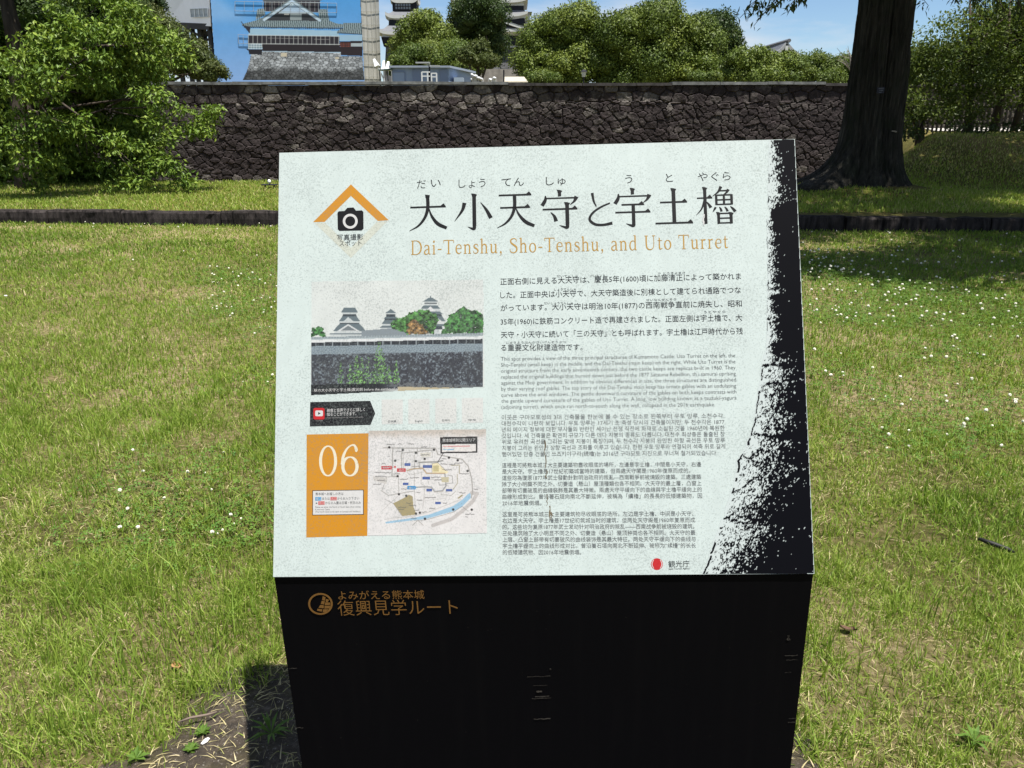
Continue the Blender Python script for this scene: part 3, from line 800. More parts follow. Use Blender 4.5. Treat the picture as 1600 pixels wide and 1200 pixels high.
# -------- rock photograph printed along the right edge
def rock_strip():
    ep = np.array([(222, 1201), (320, 1199), (335, 1203), (345, 1197), (430, 1199), (540, 1197), (568, 1190), (580, 1189), (600, 1187), (660, 1177), (676, 1172), (684, 1170), (700, 1165), (720, 1151), (728, 1153), (760, 1146), (797, 1133), (806, 1134), (812, 1128), (840, 1118), (880, 1104), (898, 1097)], float)
    spn = np.array([(222, 1212), (250, 1222), (290, 1228), (312, 1240), (322, 1226), (332, 1207), (350, 1208), (400, 1216), (440, 1219), (452, 1246), (462, 1205), (500, 1215), (530, 1222), (545, 1206), (565, 1248), (585, 1230), (615, 1228), (640, 1206), (660, 1222), (684, 1192), (694, 1226), (725, 1208), (765, 1205), (780, 1185), (805, 1176), (814, 1168), (828, 1188), (850, 1168), (880, 1160), (898, 1150)], float)
    nu, nv = 230, 700
    PX = np.linspace(1090, 1272, nu)[None].repeat(nv, 0); PY = np.linspace(905, 214, nv)[:, None].repeat(nu, 1)
    u, v = puv(PX, PY)
    e = np.interp(PY, ep[:, 0], ep[:, 1]) + 3.0 * (fbm(PY * .2, PX * 0, 3, 3) - 0.5)
    s = np.interp(PY, spn[:, 0], spn[:, 1])
    ys = np.array([200, 333, 454, 569, 680, 714, 764, 809, 920.])      # courses of the pictured wall
    ki = np.clip(np.searchsorted(ys, PY + 5 * (fbm(PX * .07, PY * .05, 17, 3) - .5) - 0.10 * (PX - e) + 16 * (fbm(PX * .05, PY * .03, 27, 3) - .5)) - 1, 0, 7)
    fr_ = np.clip((PY - ys[ki]) / (ys[ki + 1] - ys[ki]), 0, 1)
    t = (PX - e) / np.maximum((s - e) * (1.35 - 0.6 * fr_) + 26 * sm(590, 660, PY), 5)
    n1 = fbm(PX * 0.16 + PY * 0.1, PY * 0.16, 5, 4); n2 = fbm(PX * 0.50 + PY * .2, PY * 0.30 - PX * .22, 8, 4); n3 = fbm(PX * .85 + PY * .35, PY * .42 - PX * .30, 12, 3)
    q = 0.42 + 1.55 * (0.30 * n1 + 0.34 * n2 + 0.36 * n3 - 0.5)
    thr = 0.23 + 0.40 * np.clip(t, 0, 1.0) ** 0.8
    dark = (q < thr).astype(float)
    dark = np.where(t > 1.0, (q < 0.66 + 0.12 * np.clip((t - 1) * 1.2, 0, 1.5)).astype(float), dark)
    dark = np.where(t > 1.9, (vnoise(PX * .9, PY * .9, 44) < 0.975), dark)
    dark = np.where((t < 0.04) & (t >= 0) & (vnoise(PY * .12, PX * 0 + 3, 6) > .45), 1.0, dark)
    # joints between the stones
    for (x0, y0, x1, y1) in ((1186, 572, 1246, 566), (1203, 335, 1242, 312), (1172, 677, 1222, 684), (1160, 712, 1185, 724), (1146, 770, 1180, 745), (1128, 808, 1168, 818), (1197, 452, 1250, 446)):
        d = np.abs((PY - y0) - (y1 - y0) * (PX - x0) / (x1 - x0) - 2.5 * (n1 - .5) * 4)
        dark = np.where((d < 2.2) & (PX > x0) & (PX < x1) & (n2 > 0.38), 1.0, dark)
    dark = np.where(t < 0, 0, dark)
    keep = ((t[:-1, :-1] > -0.02) | (t[1:, 1:] > -0.02)) & (u[:-1, 1:] < 1.0005) & (v[1:, :-1] < SL) & (v[:-1, :-1] > 0)
    cw, cb = lin((226, 240, 240)) * INK, lin((26, 27, 37)) * 0.16
    colr = cw * (1 - dark[..., None]) * 0.93 + cb * dark[..., None]
    m = attr_mat('rock_print', 'print_colour', 0.55, 0.05)
    grid_mesh('rock_photo', onpanel(u, v, T0 + 0.0006), m, SIGN, {'print_colour': colr.reshape(-1, 3)}, False, keep)
rock_strip()

# -------- canvas painter for printed pictures
class Canvas:
    def __init__(s, x0, y0, x1, y1, step):
        nx, ny = int((x1 - x0) / step) + 1, int((y1 - y0) / step) + 1
        s.X, s.Y = np.meshgrid(np.linspace(x0, x1, nx), np.linspace(y1, y0, ny))
        s.C = np.zeros(s.X.shape + (3,)) + 255.0
    def put(s, mask, c, a=1.0):
        m = (np.asarray(mask, float) * a)[..., None]
        s.C = s.C * (1 - m) + np.asarray(c, float) * m
    def inside(s, P):
        P = np.asarray(P, float); r = np.zeros(s.X.shape, bool)
        for (xa, ya), (xb, yb) in zip(P, np.roll(P, -1, 0)):
            if ya == yb: continue
            k = ((ya > s.Y) != (yb > s.Y)) & (s.X < (xb - xa) * (s.Y - ya) / (yb - ya) + xa)
            r ^= k
        return r
    def poly(s, P, c, a=1.0): s.put(s.inside(P), c, a)
    def seg(s, P):
        d = np.full(s.X.shape, 1e9)
        for (xa, ya), (xb, yb) in zip(P[:-1], P[1:]):
            L2 = (xb - xa) ** 2 + (yb - ya) ** 2 + 1e-9
            t = np.clip(((s.X - xa) * (xb - xa) + (s.Y - ya) * (yb - ya)) / L2, 0, 1)
            d = np.minimum(d, np.hypot(s.X - xa - t * (xb - xa), s.Y - ya - t * (yb - ya)))
        return d
    def line(s, P, w, c, a=1.0): s.put(np.clip(w / 2 - s.seg(P) + 0.35, 0, 1), c, a)
    def dot(s, x, y, r, c): s.put(np.clip(r - np.hypot(s.X - x, s.Y - y) + 0.3, 0, 1), c)

# -------- printed photograph of castle and stone wall
def inset():
    c = Canvas(480, 434, 762, 622, 0.85)
    X, Y = c.X, c.Y
    z = lambda P: [(470 + a / 4.616, 420 + b / 4.616) for a, b in P]
    sk = 232 + 10 * fbm(X * .03, Y * .05, 3, 3)
    c.C = np.stack([sk - 10, sk - 2, sk - 4], -1)
    wl, rf, dk = (205, 214, 216), (104, 120, 128), (62, 72, 80)
    def keep_(cx, tiers):
        for (y0, y1, w0, w1, col) in tiers:
            c.poly(z([(cx - w0, y0), (cx + w0, y0), (cx + w1, y1), (cx - w1, y1)]), col)
    keep_(355, [(282, 318, 40, 62, rf), (318, 328, 50, 50, wl), (328, 345, 48, 50, dk), (345, 382, 52, 78, rf), (382, 392, 74, 76, wl), (392, 402, 72, 72, dk), (402, 452, 76, 120, rf), (452, 470, 112, 112, wl), (466, 474, 140, 146, rf), (474, 486, 138, 138, wl)])
    c.poly(z([(345, 350), (310, 382), (385, 382)]), wl); c.poly(z([(345, 400), (265, 452), (425, 450)]), (222, 228, 230)); c.poly(z([(345, 412), (290, 448), (402, 446)]), (120, 130, 136))
    keep_(652, [(292, 300, 2, 6, rf), (300, 322, 10, 40, rf), (322, 330, 34, 34, wl), (330, 348, 32, 33, dk), (348, 362, 36, 52, rf), (362, 372, 44, 46, dk), (372, 400, 46, 66, rf), (400, 412, 56, 60, wl), (412, 426, 60, 82, rf), (426, 440, 70, 74, wl)])
    keep_(938, [(196, 212, 2, 6, rf), (212, 238, 14, 56, rf), (238, 246, 44, 44, wl), (246, 256, 46, 46, dk), (256, 266, 44, 44, wl), (266, 292, 50, 72, rf), (292, 312, 62, 66, wl), (312, 330, 70, 90, rf), (330, 346, 78, 84, dk), (346, 380, 84, 108, rf), (380, 400, 92, 98, wl), (400, 418, 96, 112, rf), (418, 440, 82, 88, dk), (440, 470, 60, 60, wl)])
    c.poly(z([(938, 272), (900, 312), (976, 312)]), (226, 230, 232)); c.poly(z([(980, 350), (960, 400), (1046, 402)]), (222, 228, 228))
    c.poly(z([(440, 448), (650, 432), (790, 432), (800, 480), (440, 486)]), (140, 152, 160))
    n = fbm(X * .35, Y * .35, 4, 4)
    def tree(P, base, s=0):
        k = fbm(X * .30, Y * .30, 20 + s, 5); X0, Y0 = c.X, c.Y
        c.X = X + 9 * (fbm(X * .16, Y * .16, 50 + s, 4) - .5); c.Y = Y + 9 * (fbm(X * .16, Y * .16, 60 + s, 4) - .5); d = c.inside(z(P)); c.X, c.Y = X0, Y0
        cc = np.asarray(base, float)[None, None] * (np.clip(0.05 + 1.9 * (k - .22) + .35 * vnoise(X * .9, Y * .9, s), .22, 1.5))[..., None]
        m = d & (k > 0.20); c.C = np.where(m[..., None], cc, c.C)
    tree([(650, 400), (690, 355), (760, 345), (800, 310), (880, 296), (940, 305), (985, 350), (990, 390), (960, 440), (960, 470), (760, 470), (650, 425)], (92, 146, 78))
    tree([(1010, 460), (1040, 400), (1080, 330), (1150, 290), (1180, 276), (1230, 300), (1270, 310), (1312, 330), (1312, 470), (1010, 470)], (84, 142, 76), 3)
    tree([(80, 424), (140, 426), (180, 455), (196, 490), (80, 492)], (80, 140, 76), 5)
    tree([(765, 405), (800, 375), (840, 370), (870, 400), (910, 440), (925, 472), (780, 475)], (176, 142, 92), 7)
    c.poly(z([(78, 495), (780, 478), (1316, 464), (1316, 492), (78, 518)]), (170, 184, 190))
    c.put(c.inside(z([(78, 495), (1316, 464), (1316, 478), (78, 506)])) & (np.mod(X, 2.1) < .8), (120, 132, 140))
    c.poly(z([(78, 514), (1316, 488), (1316, 510), (78, 534)]), (232, 238, 240))
    c.poly(z([(78, 534), (1316, 508), (1316, 540), (78, 562)]), (46, 50, 58))
    c.put(c.inside(z([(78, 534), (1316, 508), (1316, 540), (78, 562)])) & (np.mod(X, 13) < 1.3), (150, 160, 166))
    c.poly(z([(78, 560), (1316, 540), (1316, 870), (78, 870)]), (60, 62, 70))
    d1, d2, idv, *_ = voronoi(X / 4.2, Y / 3.4, 9)
    pale = c.inside(z([(78, 560), (1316, 540), (1316, 596), (78, 620)]))
    low = sm(0.30, 0.62, n - 0.25 * sm(545, 562, Y) + 0.12)
    c.put(c.inside(z([(78, 560), (1316, 540), (1316, 870), (78, 870)])), (158, 176, 186), np.clip(pale * 0.9 + (1 - pale) * low * 0.75 * (vnoise(X * .9, Y * .9, 2) > .38), 0, 1))
    c.put(pale & ((d2 - d1) < 0.14), (96, 110, 122), .7)
    c.poly(z([(700, 850), (1316, 862), (1316, 892), (700, 905)]), (196, 186, 156))
    c.put(c.inside(z([(640, 815), (1316, 845), (1316, 868), (640, 850)])) & (n > .45), (110, 116, 120))
    for (x0, y0, y1, w) in ((290, 672, 830, 34), (405, 625, 832, 46), (445, 645, 832, 40), (490, 600, 830, 26), (570, 530, 832, 58), (600, 640, 832, 50), (690, 660, 830, 36), (360, 690, 832, 36), (535, 690, 832, 50), (640, 700, 832, 40)):
        k = fbm(X * .6, Y * .6, int(x0), 3)
        zx, zy = (X - 470) * 4.616, (Y - 420) * 4.616
        m = (np.abs(zx - x0) < w * .62 * (0.25 + 0.75 * sm(y0, y0 + 120, zy)) * (0.7 + .5 * vnoise(Y * .5, X * 0, int(x0)))) & (zy > y0) & (zy < y1) & (k + .12 * vnoise(X * 1.1, Y * .35, int(x0) + 5) > 0.60)
        c.C = np.where(m[..., None], np.array((112, 158, 92.)) * (0.35 + 1.2 * vnoise(X * .8, Y * .8, 3))[..., None], c.C)
        c.line(z([(x0, y0 + 60), (x0 + 4, y1)]), .5, (150, 180, 110), .5)
    bar = c.inside(z([(74, 836), (720, 826), (720, 905), (74, 916)]))
    c.put(bar, (20, 20, 24), sm(628, 570, X))
    keep = c.inside([(487, 441), (755, 438), (756.5, 605), (486.5, 618)])[:-1, :-1]
    u, v = puv(X, Y)
    m = attr_mat('castle_photo_print', 'print_colour', 0.5, 0.25, speck=True)
    grid_mesh('castle_photo', onpanel(u, v, T0 + 0.0005), m, SIGN, {'print_colour': (lin(np.clip(c.C, 0, 255)) * INK).reshape(-1, 3)}, False, keep)
inset()

# -------- map sticker
def area_map():
    c = Canvas(572, 668, 764, 842, 0.62)
    n = fbm(c.X * .08, c.Y * .08, 2, 3)
    c.C = np.zeros(c.C.shape) + 236 + (n * 14 - 7)[..., None]
    m = lambda a, b: (560 + a / 7.2727, 690 + b / 7.2727)
    Z = lambda P: [m(a, b) for a, b in P]
    gy, dg, tan, blu = (186, 184, 180), (120, 120, 118), (176, 164, 122), (164, 205, 232)
    c.poly(Z([(840, 245), (905, 240), (960, 300), (1030, 345), (1000, 365), (840, 350)]), (246, 236, 196))
    c.poly(Z([(400, 700), (560, 620), (575, 600), (620, 620), (630, 740), (660, 815), (640, 830), (505, 845)]), tan)
    c.poly(Z([(310, 910), (650, 860), (800, 830), (1080, 730), (1180, 660), (1275, 570), (1280, 640), (1180, 740), (1080, 790), (760, 880), (640, 890), (320, 930)]), blu)
    c.line(Z([(1290, 580), (1350, 590), (1300, 680), (1180, 790), (1060, 880), (850, 950)]), 6, (205, 202, 200))
    for P, w, k in (
      ([(290, 70), (520, 75), (880, 75), (905, 145), (1030, 175), (1180, 200), (1250, 280), (1290, 420), (1300, 560), (1285, 640)], 1.7, gy), ([(395, 70), (390, 300), (385, 390), (460, 395)], 1.6, gy),
      ([(495, 130), (495, 320), (560, 325)], 1.3, gy), ([(495, 130), (870, 95)], 1.3, gy), ([(515, 155), (515, 320)], .8, gy), ([(640, 150), (640, 300), (655, 310)], 1.0, gy), ([(675, 70), (675, 135)], 1.2, gy),
      ([(700, 100), (840, 95), (845, 180), (730, 185)], .7, gy), ([(690, 235), (900, 230), (960, 215)], 2.0, (160, 160, 158)), ([(690, 235), (700, 300), (740, 305)], 1.4, gy),
      ([(560, 330), (640, 310), (735, 305), (780, 360), (985, 362), (1000, 500), (960, 560), (870, 570), (835, 520), (760, 512), (660, 520)], 2.1, (200, 196, 190)),
      ([(560, 325), (640, 305), (735, 300), (775, 358), (985, 358)], .8, (226, 160, 60)), ([(985, 362), (998, 500), (960, 552), (870, 562), (835, 512), (660, 514)], .6, (120, 140, 160)),
      ([(270, 560), (345, 610), (400, 600), (640, 560)], 1.2, gy), ([(270, 560), (330, 400), (460, 395), (460, 590)], 1.0, gy), ([(560, 345), (590, 380), (720, 350)], .7, gy), ([(640, 350), (640, 560), (650, 760)], .9, gy),
      ([(720, 345), (715, 480), (760, 500), (735, 760)], .8, gy), ([(840, 345), (840, 250), (905, 240), (1000, 330)], .6, dg), ([(1020, 380), (1070, 390), (1075, 470), (1010, 475)], .7, dg), ([(1125, 370), (1130, 470), (1080, 540)], 1.2, (190, 184, 160)),
      ([(1060, 270), (1150, 265), (1150, 360)], 1.5, (190, 184, 160)), ([(915, 460), (925, 495), (1000, 490)], .8, dg), ([(300, 880), (650, 840), (800, 800), (1150, 660)], .7, gy), ([(640, 895), (760, 890), (1080, 800), (1180, 735), (1250, 790)], .6, dg),
      ([(620, 950), (680, 890), (740, 950)], 1.2, gy), ([(280, 780), (450, 620)], .6, gy), ([(300, 650), (400, 700), (500, 845)], .5, dg), ([(755, 620), (760, 670), (1000, 640)], .5, gy), ([(940, 600), (1060, 610), (1110, 560)], .9, gy), ([(800, 480), (790, 430), (980, 430)], .6, gy), ([(1140, 640), (1180, 610)], 2, tan)):
        c.line(Z(P), w * 1.15, tuple(v * .93 for v in k))
    c.poly(Z([(855, 270), (915, 270), (915, 340), (855, 340)]), (206, 196, 150)); c.poly(Z([(700, 130), (830, 120), (820, 170), (720, 175)]), (226, 224, 214)); c.poly(Z([(940, 405), (1030, 400), (1030, 460), (950, 460)]), (206, 200, 170))
    c.poly(Z([(330, 410), (170, 390), (180, 440), (280, 470), (325, 480)]), (214, 212, 208))
    r = np.random.default_rng(5)       # place names too small to read: short broken dashes
    for (a, b, L) in ((330, 30, 80), (455, 28, 30), (570, 28, 55), (720, 60, 60), (435, 110, 55), (350, 165, 10), (270, 250, 40), (190, 350, 110), (310, 355, 50), (400, 365, 70), (610, 280, 80), (955, 195, 40), (1030, 260, 60), (1095, 245, 90), (960, 320, 110), (1155, 365, 100), (830, 405, 110), (870, 435, 80), (590, 410, 100), (480, 425, 90), (200, 395, 120), (220, 440, 80), (175, 485, 80), (490, 540, 55), (665, 575, 25), (670, 665, 60), (760, 635, 120), (965, 700, 40), (810, 758, 55), (725, 800, 55), (605, 870, 55), (645, 780, 40), (460, 745, 80), (580, 725, 80), (460, 770, 60), (550, 700, 60), (1315, 540, 40), (1220, 825, 95), (1220, 855, 30), (1150, 580, 60), (940, 255, 60), (710, 150, 100)):
        x = a
        while x < a + L:
            w = r.uniform(8, 15); c.line(Z([(x, b + r.uniform(-5, 5)), (x + w, b + r.uniform(-5, 5))]), 1.25, (92, 90, 90), .75); x += w + r.uniform(3, 7)
    for a, b in ((355, 65), (508, 95), (862, 93), (657, 128), (657, 222), (757, 197), (422, 217), (450, 392), (465, 597), (548, 614), (1031, 182), (1131, 212), (1243, 333), (658, 817), (702, 806), (760, 875), (1080, 770), (1290, 772)):
        c.dot(*m(a, b), 2.0, (40, 34, 34))
    c.dot(*m(420, 287), 1.7, (200, 60, 60))
    for a, b, e, f in ((530, 246, 597, 275), (738, 268, 838, 300), (733, 398, 815, 428), (510, 467, 575, 495), (778, 535, 840, 565), (1000, 540, 1072, 565), (876, 684, 938, 712)):
        c.poly(Z([(a, b), (e, b), (e, f), (a, f)]), (58, 84, 158)); c.line(Z([(a + 10, (b + f) / 2), (e - 10, (b + f) / 2)]), .9, (150, 170, 215), .8)
    for a, b, e, f, k in ((268, 275, 382, 318, (205, 56, 62)), (444, 303, 540, 345, (205, 56, 62)), (560, 502, 655, 545, (40, 146, 208))):
        c.poly(Z([(a, b), (e, b), (e, f), (a, f)]), k)
    c.line(Z([(380, 296), (400, 292)]), .8, (205, 56, 62)); c.line(Z([(655, 520), (672, 520)]), .8, (40, 146, 208))
    c.line(Z([(965, 135), (905, 232)]), 1.1, (40, 36, 38))
    c.poly([(688, 683), (746, 682), (746.5, 707.5), (688.5, 708.5)], (40, 34, 36)); c.poly([(691, 694.5), (743.5, 693.5), (743.8, 705.2), (691.3, 706)], (240, 238, 236))
    c.line([(693, 697.5), (698, 697.4)], .9, (205, 60, 60)); c.line([(693, 702.5), (698, 702.4)], .9, (40, 146, 208))
    c.line([(700, 697.5), (734, 697)], 1.7, (206, 110, 110), .8); c.line([(700, 702.6), (709, 702.4)], 1.6, (90, 160, 210), .9)
    c.put(sm(684, 671, c.Y - 6 * fbm(c.X * .1, c.Y * 0, 4, 3)) , (190, 176, 160), .55)
    P = puv(c.X, c.Y)
    mt = attr_mat('map_print', 'print_colour', 0.5, 0.25, speck=True)
    keep = c.inside([(576.5, 673.5), (759.5, 671), (760.5, 833), (574.5, 837)])[:-1, :-1]
    grid_mesh('area_map', onpanel(P[0], P[1], T0 + 0.0010), mt, SIGN, {'print_colour': (lin(np.clip(c.C, 0, 255)) * INK).reshape(-1, 3)}, False, keep)
area_map()

# -------- printed shapes and writing
def pm(c, name, rough=0.5): return print_mat(name, lin(c) * INK, rough)
def pplain(name, c, *a): return plain(name, tuple(np.asarray(c) * INK), *a)
M_ink = pplain('black_ink', lin((15, 15, 19)), 0.5, 0.2, 0.25, 300)
M_grey = pplain('grey_ink', lin((112, 116, 116)), 0.55, 0.2, 0.35, 300)
M_grey2 = pplain('dark_grey_ink', lin((66, 70, 72)), 0.55, 0.2, 0.35, 300)
M_gold = pplain('gold_ink', lin((182, 144, 60)) * 1.15, 0.5, 0.3, 0.15, 200)
M_goldf = plain('gold_letter_film', lin((172, 124, 62)) * 0.42, 0.5, 0.3, 0.1, 200)
M_orange = pm((219, 152, 34), 'orange_print')
M_white = pplain('white_print', lin((226, 228, 228)), 0.5, 0.2, 0.06, 250)
M_red = pplain('red_print', lin((206, 44, 48)), 0.5, 0.25, 0.1, 200)
M_cyan = pplain('light_blue_print', lin((60, 160, 218)), 0.5, 0.25)
M_blk = pm((24, 24, 28), 'black_print')
M_pale = pm((222, 229, 216), 'pale_beige_print')
M_dirt = pplain('brown_stain', (0.20, 0.165, 0.11), 0.8, 0.1, 0.5, 120)

gl = []
xs_ = [637, 708, 773, 843, 909, 957, 1021, 1087]; ys_ = [363, 361, 359, 358, 356, 355, 353, 352]
for k, ch in enumerate('大小天守と宇土櫓'):
    w = 56 if ch == 'と' else 64
    gl.append((KANJI[ch], xs_[k] + 1, ys_[k], xs_[k] + w, ys_[k] - 0.028 * w, 59))
stroke_text('japanese_title', gl, M_ink, T0 + 0.0009)
def latin(s, x0, y0, x1, y1, hp):
    tot = sum(LAT[ch][0] + 3 for ch in s); x = 0; out = []
    for ch in s:
        adv, pl = LAT[ch]
        for p in pl: out.append(np.asarray(p, float) + np.array([x, 0]))
        x += adv + 3
    return [([p * np.array([100.0 / tot, 1]) for p in out], x0, y0, x1, y1, hp)]
stroke_text('english_title', latin('Dai-Tenshu, Sho-Tenshu, and Uto Turret', 641, 399, 1139, 388.5, 31.5), M_gold, T0 + 0.0009)
for rd_ in [('だ', 652, 295, 666, 294.5, 16), ('い', 674, 293, 689, 292.5, 16), ('しょう', 717, 294, 759, 292.5, 16), ('てん', 784, 292, 819, 290.5, 16), ('しゅ', 853, 290, 884, 289, 16),
           ('う', 977, 287, 988, 286.5, 16), ('と', 1040, 285, 1051, 284.5, 16), ('やぐら', 1090, 283.5, 1141, 282, 16)]:
    text_part('title_reading', [rd_], M_ink, h=T0 + 0.0009, thin=-0.006)
# photo spot badge
poly_part('badge_chevron', [[(549, 289), (608, 345), (591, 346), (549, 307)], [(549, 289), (549, 307), (508, 347.5), (490, 348)]], M_orange, T0 + .0004, puv)
poly_part('badge_lower_chevron', [[(492, 349), (509, 349), (549, 388), (549, 404)], [(549, 388), (590, 347), (606, 346.5), (549, 404)]], M_pale, T0 + .0004, puv)  # pale beige lower half of the printed badge
def camicon():
    P = [(530, 331), (539, 330.5), (543.5, 325.5), (553, 325), (557, 330), (566, 329.5), (568.5, 332), (568.7, 358), (566, 361), (531, 361.7), (528.5, 359), (528, 333.5)]
    poly_part('camera_icon', [P], M_ink, T0 + .0005, puv)
    for nm, r, mt, h in (('icon_ring', 11.6, M_white, .0007), ('icon_lens', 7.8, M_ink, .0010)):
        poly_part(nm, [[(548 + r * math.cos(a), 346.5 + r * math.sin(a)) for a in np.linspace(0, 2 * math.pi, 33)[:-1]]], mt, T0 + h, puv)
camicon()
text_part('badge_caption', [('写真撮影', 527.5, 376, 568, 375, 10.5), ('スポット', 531, 385, 565.5, 384, 9.5)], M_ink, h=T0 + .0009)
JP = [('正面右側に見える大天守は、慶長5年(1600)頃に加藤清正によって築かれま', 782, 445, 1157, 436.5), ('した。正面中央は小天守で、大天守築造後に別棟として建てられ通路でつな', 782, 466, 1157, 458),
      ('がっています。大小天守は明治10年(1877)の西南戦争直前に焼失し、昭和', 782.5, 486, 1158.5, 479), ('35年(1960)に鉄筋コンクリート造で再建されました。正面左側は宇土櫓で、大', 782.5, 507.5, 1159, 501),
      ('天守・小天守に続いて「三の天守」とも呼ばれます。宇土櫓は江戸時代から残', 783, 528, 1160, 522), ('る重要文化財建造物です。', 783, 548, 910, 547)]
text_part('japanese_text', [l_ + (11.4,) for l_ in JP], pplain('soft_black_ink', lin((40, 40, 45)), .55, .1), h=T0 + .0009)
text_part('japanese_readings', [('だいてんしゅ', 870, 434, 903, 433.5, 4.4), ('けいちょう', 922, 433.5, 945, 433, 4.4), ('か', 1028, 429.5, 1032, 429.4, 4.4), ('とうきよまさ', 1036, 429.5, 1070, 428.5, 4.4), ('しょうてんしゅ', 866, 454.5, 900, 454, 4.4), ('だいしょうてんしゅ', 850, 476, 895, 475.5, 4.4),
           ('せいなんせんそう', 1009, 471, 1056, 470, 4.4), ('うとやぐら', 1099, 490, 1133, 489, 4.4), ('じゅうようぶんかざいけんぞうぶつ', 791, 537.5, 884, 536.5, 4.4)], M_grey2, h=T0 + .0009)
EN = ['This spot provides a view of the three principal structures of Kumamoto Castle: Uto Turret on the left, the', 'Sho-Tenshu (small keep) in the middle, and the Dai-Tenshu (main keep) on the right. While Uto Turret is the',
      'original structure from the early seventeenth century, the two castle keeps are replicas built in 1960. They', 'replaced the original buildings that burned down just before the 1877 Satsuma Rebellion, the samurai uprising',
      'against the Meiji government. In addition to obvious differences in size, the three structures are distinguished', 'by their varying roof gables. The top story of the Dai-Tenshu main keep has ornate gables with an undulating',
      'curve above the oriel windows. The gentle downward curvature of the gables on both keeps contrasts with', 'the gentle upward curvature of the gables of Uto Turret. A long, low building known as a tsuzuki-yagura',
      '(adjoining turret), which once ran north-to-south along the wall, collapsed in the 2016 earthquake.']
text_part('english_text', [(s, 783 + .1 * i, 564 + 9.37 * i, (1148 + .3 * i) if i < 8 else 1116.5, (558.5 + 9.42 * i) if i < 8 else 635, 8.6) for i, s in enumerate(EN)], M_grey2, h=T0 + .0009, thin=-0.010)
KO = ['이곳은 구마모토성의 3대 건축물을 한눈에 볼 수 있는 장소로 왼쪽부터 우토 망루, 소천수각,', '대천수각이 나란히 보입니다. 우토 망루는 17세기 초 축성 당시의 건축물이지만, 두 천수각은 1877', '년의 메이지 정부에 대한 무사들의 반란인 세이난 전쟁 직전에 화재로 소실된 것을 1960년에 복원한',
      '것입니다. 세 건축물은 확연히 규모가 다른 데다 지붕의 종류도 다릅니다. 대천수 최상층은 돌출된 창', '위로 유려한 곡선을 그리는 맞배 지붕이 특징이며, 두 천수각 지붕의 완만한 하향 곡선은 우토 망루', '지붕이 그리는 완만한 상향 곡선과 조화를 이루고 있습니다. 한편 우토 망루와 연결되어 석축 위로 길게', '뻗어있던 단층 건물인 쓰즈키야구라(続櫓)는 2016년 구마모토 지진으로 무너져 철거되었습니다.']
text_part('korean_text', [(s, 784 + .15 * i, 655.5 + 9.55 * i, (1131 + .3 * i) if i < 6 else 1120, (653 + 9.5 * i) if i < 6 else 711, 8.6) for i, s in enumerate(KO)], M_grey, h=T0 + .0009)
TC = [('這裡是可將熊本城三大主要建築物盡收眼底的場所，左邊是宇土櫓，中間是小天守，右邊', 1095), ('是大天守。宇土櫓是17世紀初築城當時的建築，但兩處天守閣是1960年復原而成的。', 1078), ('這些均為復原1877年武士發動針對明治政府的叛亂—西南戰爭前被燒毀的建築。三處建築', 1095),
      ('除了大小明顯不同之外，切妻造（懸山）屋頂種類也各不相同。大天守的最上層，凸窗上', 1095.5), ('部帶有切妻破風的曲線裝飾是其最大特徵。兩處天守平緩向下的曲線與宇土櫓平緩向上的', 1096), ('曲線形成對比。曾沿著石垣向南北不斷延伸，被稱為「續櫓」的長長的低矮建築物，因', 1096.5), ('2016年地震倒塌。', 846)]
text_part('traditional_chinese_text', [(s, 784.5 + .1 * i, 730 + 9.85 * i, x1, (728.5 + 9.8 * i) if i < 6 else 788.8, 8.4) for i, (s, x1) in enumerate(TC)], M_grey, h=T0 + .0009)
SC = [('这里是可将熊本城三大主要建筑物尽收眼底的场所。左边是宇土橹、中间是小天守、', 1083), ('右边是大天守。宇土橹是17世纪初筑城当时的建筑、但两处天守阁是1960年复原而成', 1085.5), ('的。这些均为复原1877年武士发动针对明治政府的叛乱——西南战争前被烧毁的建筑。', 1084.5), ('三处建筑除了大小明显不同之外、切妻造（悬山）屋顶种类也各不相同。大天守的最', 1086),
      ('上层、凸窗上部带有切妻破风的曲线装饰是其最大特征。两处天守平缓向下的曲线与', 1086.5), ('宇土橹平缓向上的曲线形成对比。曾沿着石垣向南北不断延伸、被称为“续橹”的长长', 1087), ('的低矮建筑物、因2016年地震倒塌。', 908)]
text_part('simplified_chinese_text', [(s, 785 + .15 * i, 806.5 + 9.85 * i, x1, (805.3 + 9.9 * i) if i < 6 else 865.5, 8.4) for i, (s, x1) in enumerate(SC)], M_grey, h=T0 + .0009)
# tourism agency emblem
poly_part('agency_emblem', [[(1026 + 9.2 * math.cos(a), 881 + 9.2 * math.sin(a)) for a in np.linspace(0, 6.283, 30)[:-1]]], M_red, T0 + .0005, puv)
gapL = C([(1021, 874), (1018.3, 881), (1021, 888)], [.7, 1.2, .7]); gapR = C([(1031, 874), (1033.7, 881), (1031, 888)], [.7, 1.2, .7])
poly_part('emblem_gap', gapL + gapR, M_white, T0 + .0009, puv)
text_part('agency_name', [('観光庁', 1044, 885.5, 1077, 884.5, 11.5)], M_ink, h=T0 + .0009)
text_part('agency_name_english', [('Japan Tourism Agency', 1044, 889.6, 1077, 888.8, 3.8)], M_ink, h=T0 + .0009)
# caption on the castle picture
text_part('photo_caption', [('秋の大小天守と宇土櫓(震災前 before the earthquake)', 491.5, 612.2, 623, 609.5, 5.4)], M_white, h=T0 + .0013)
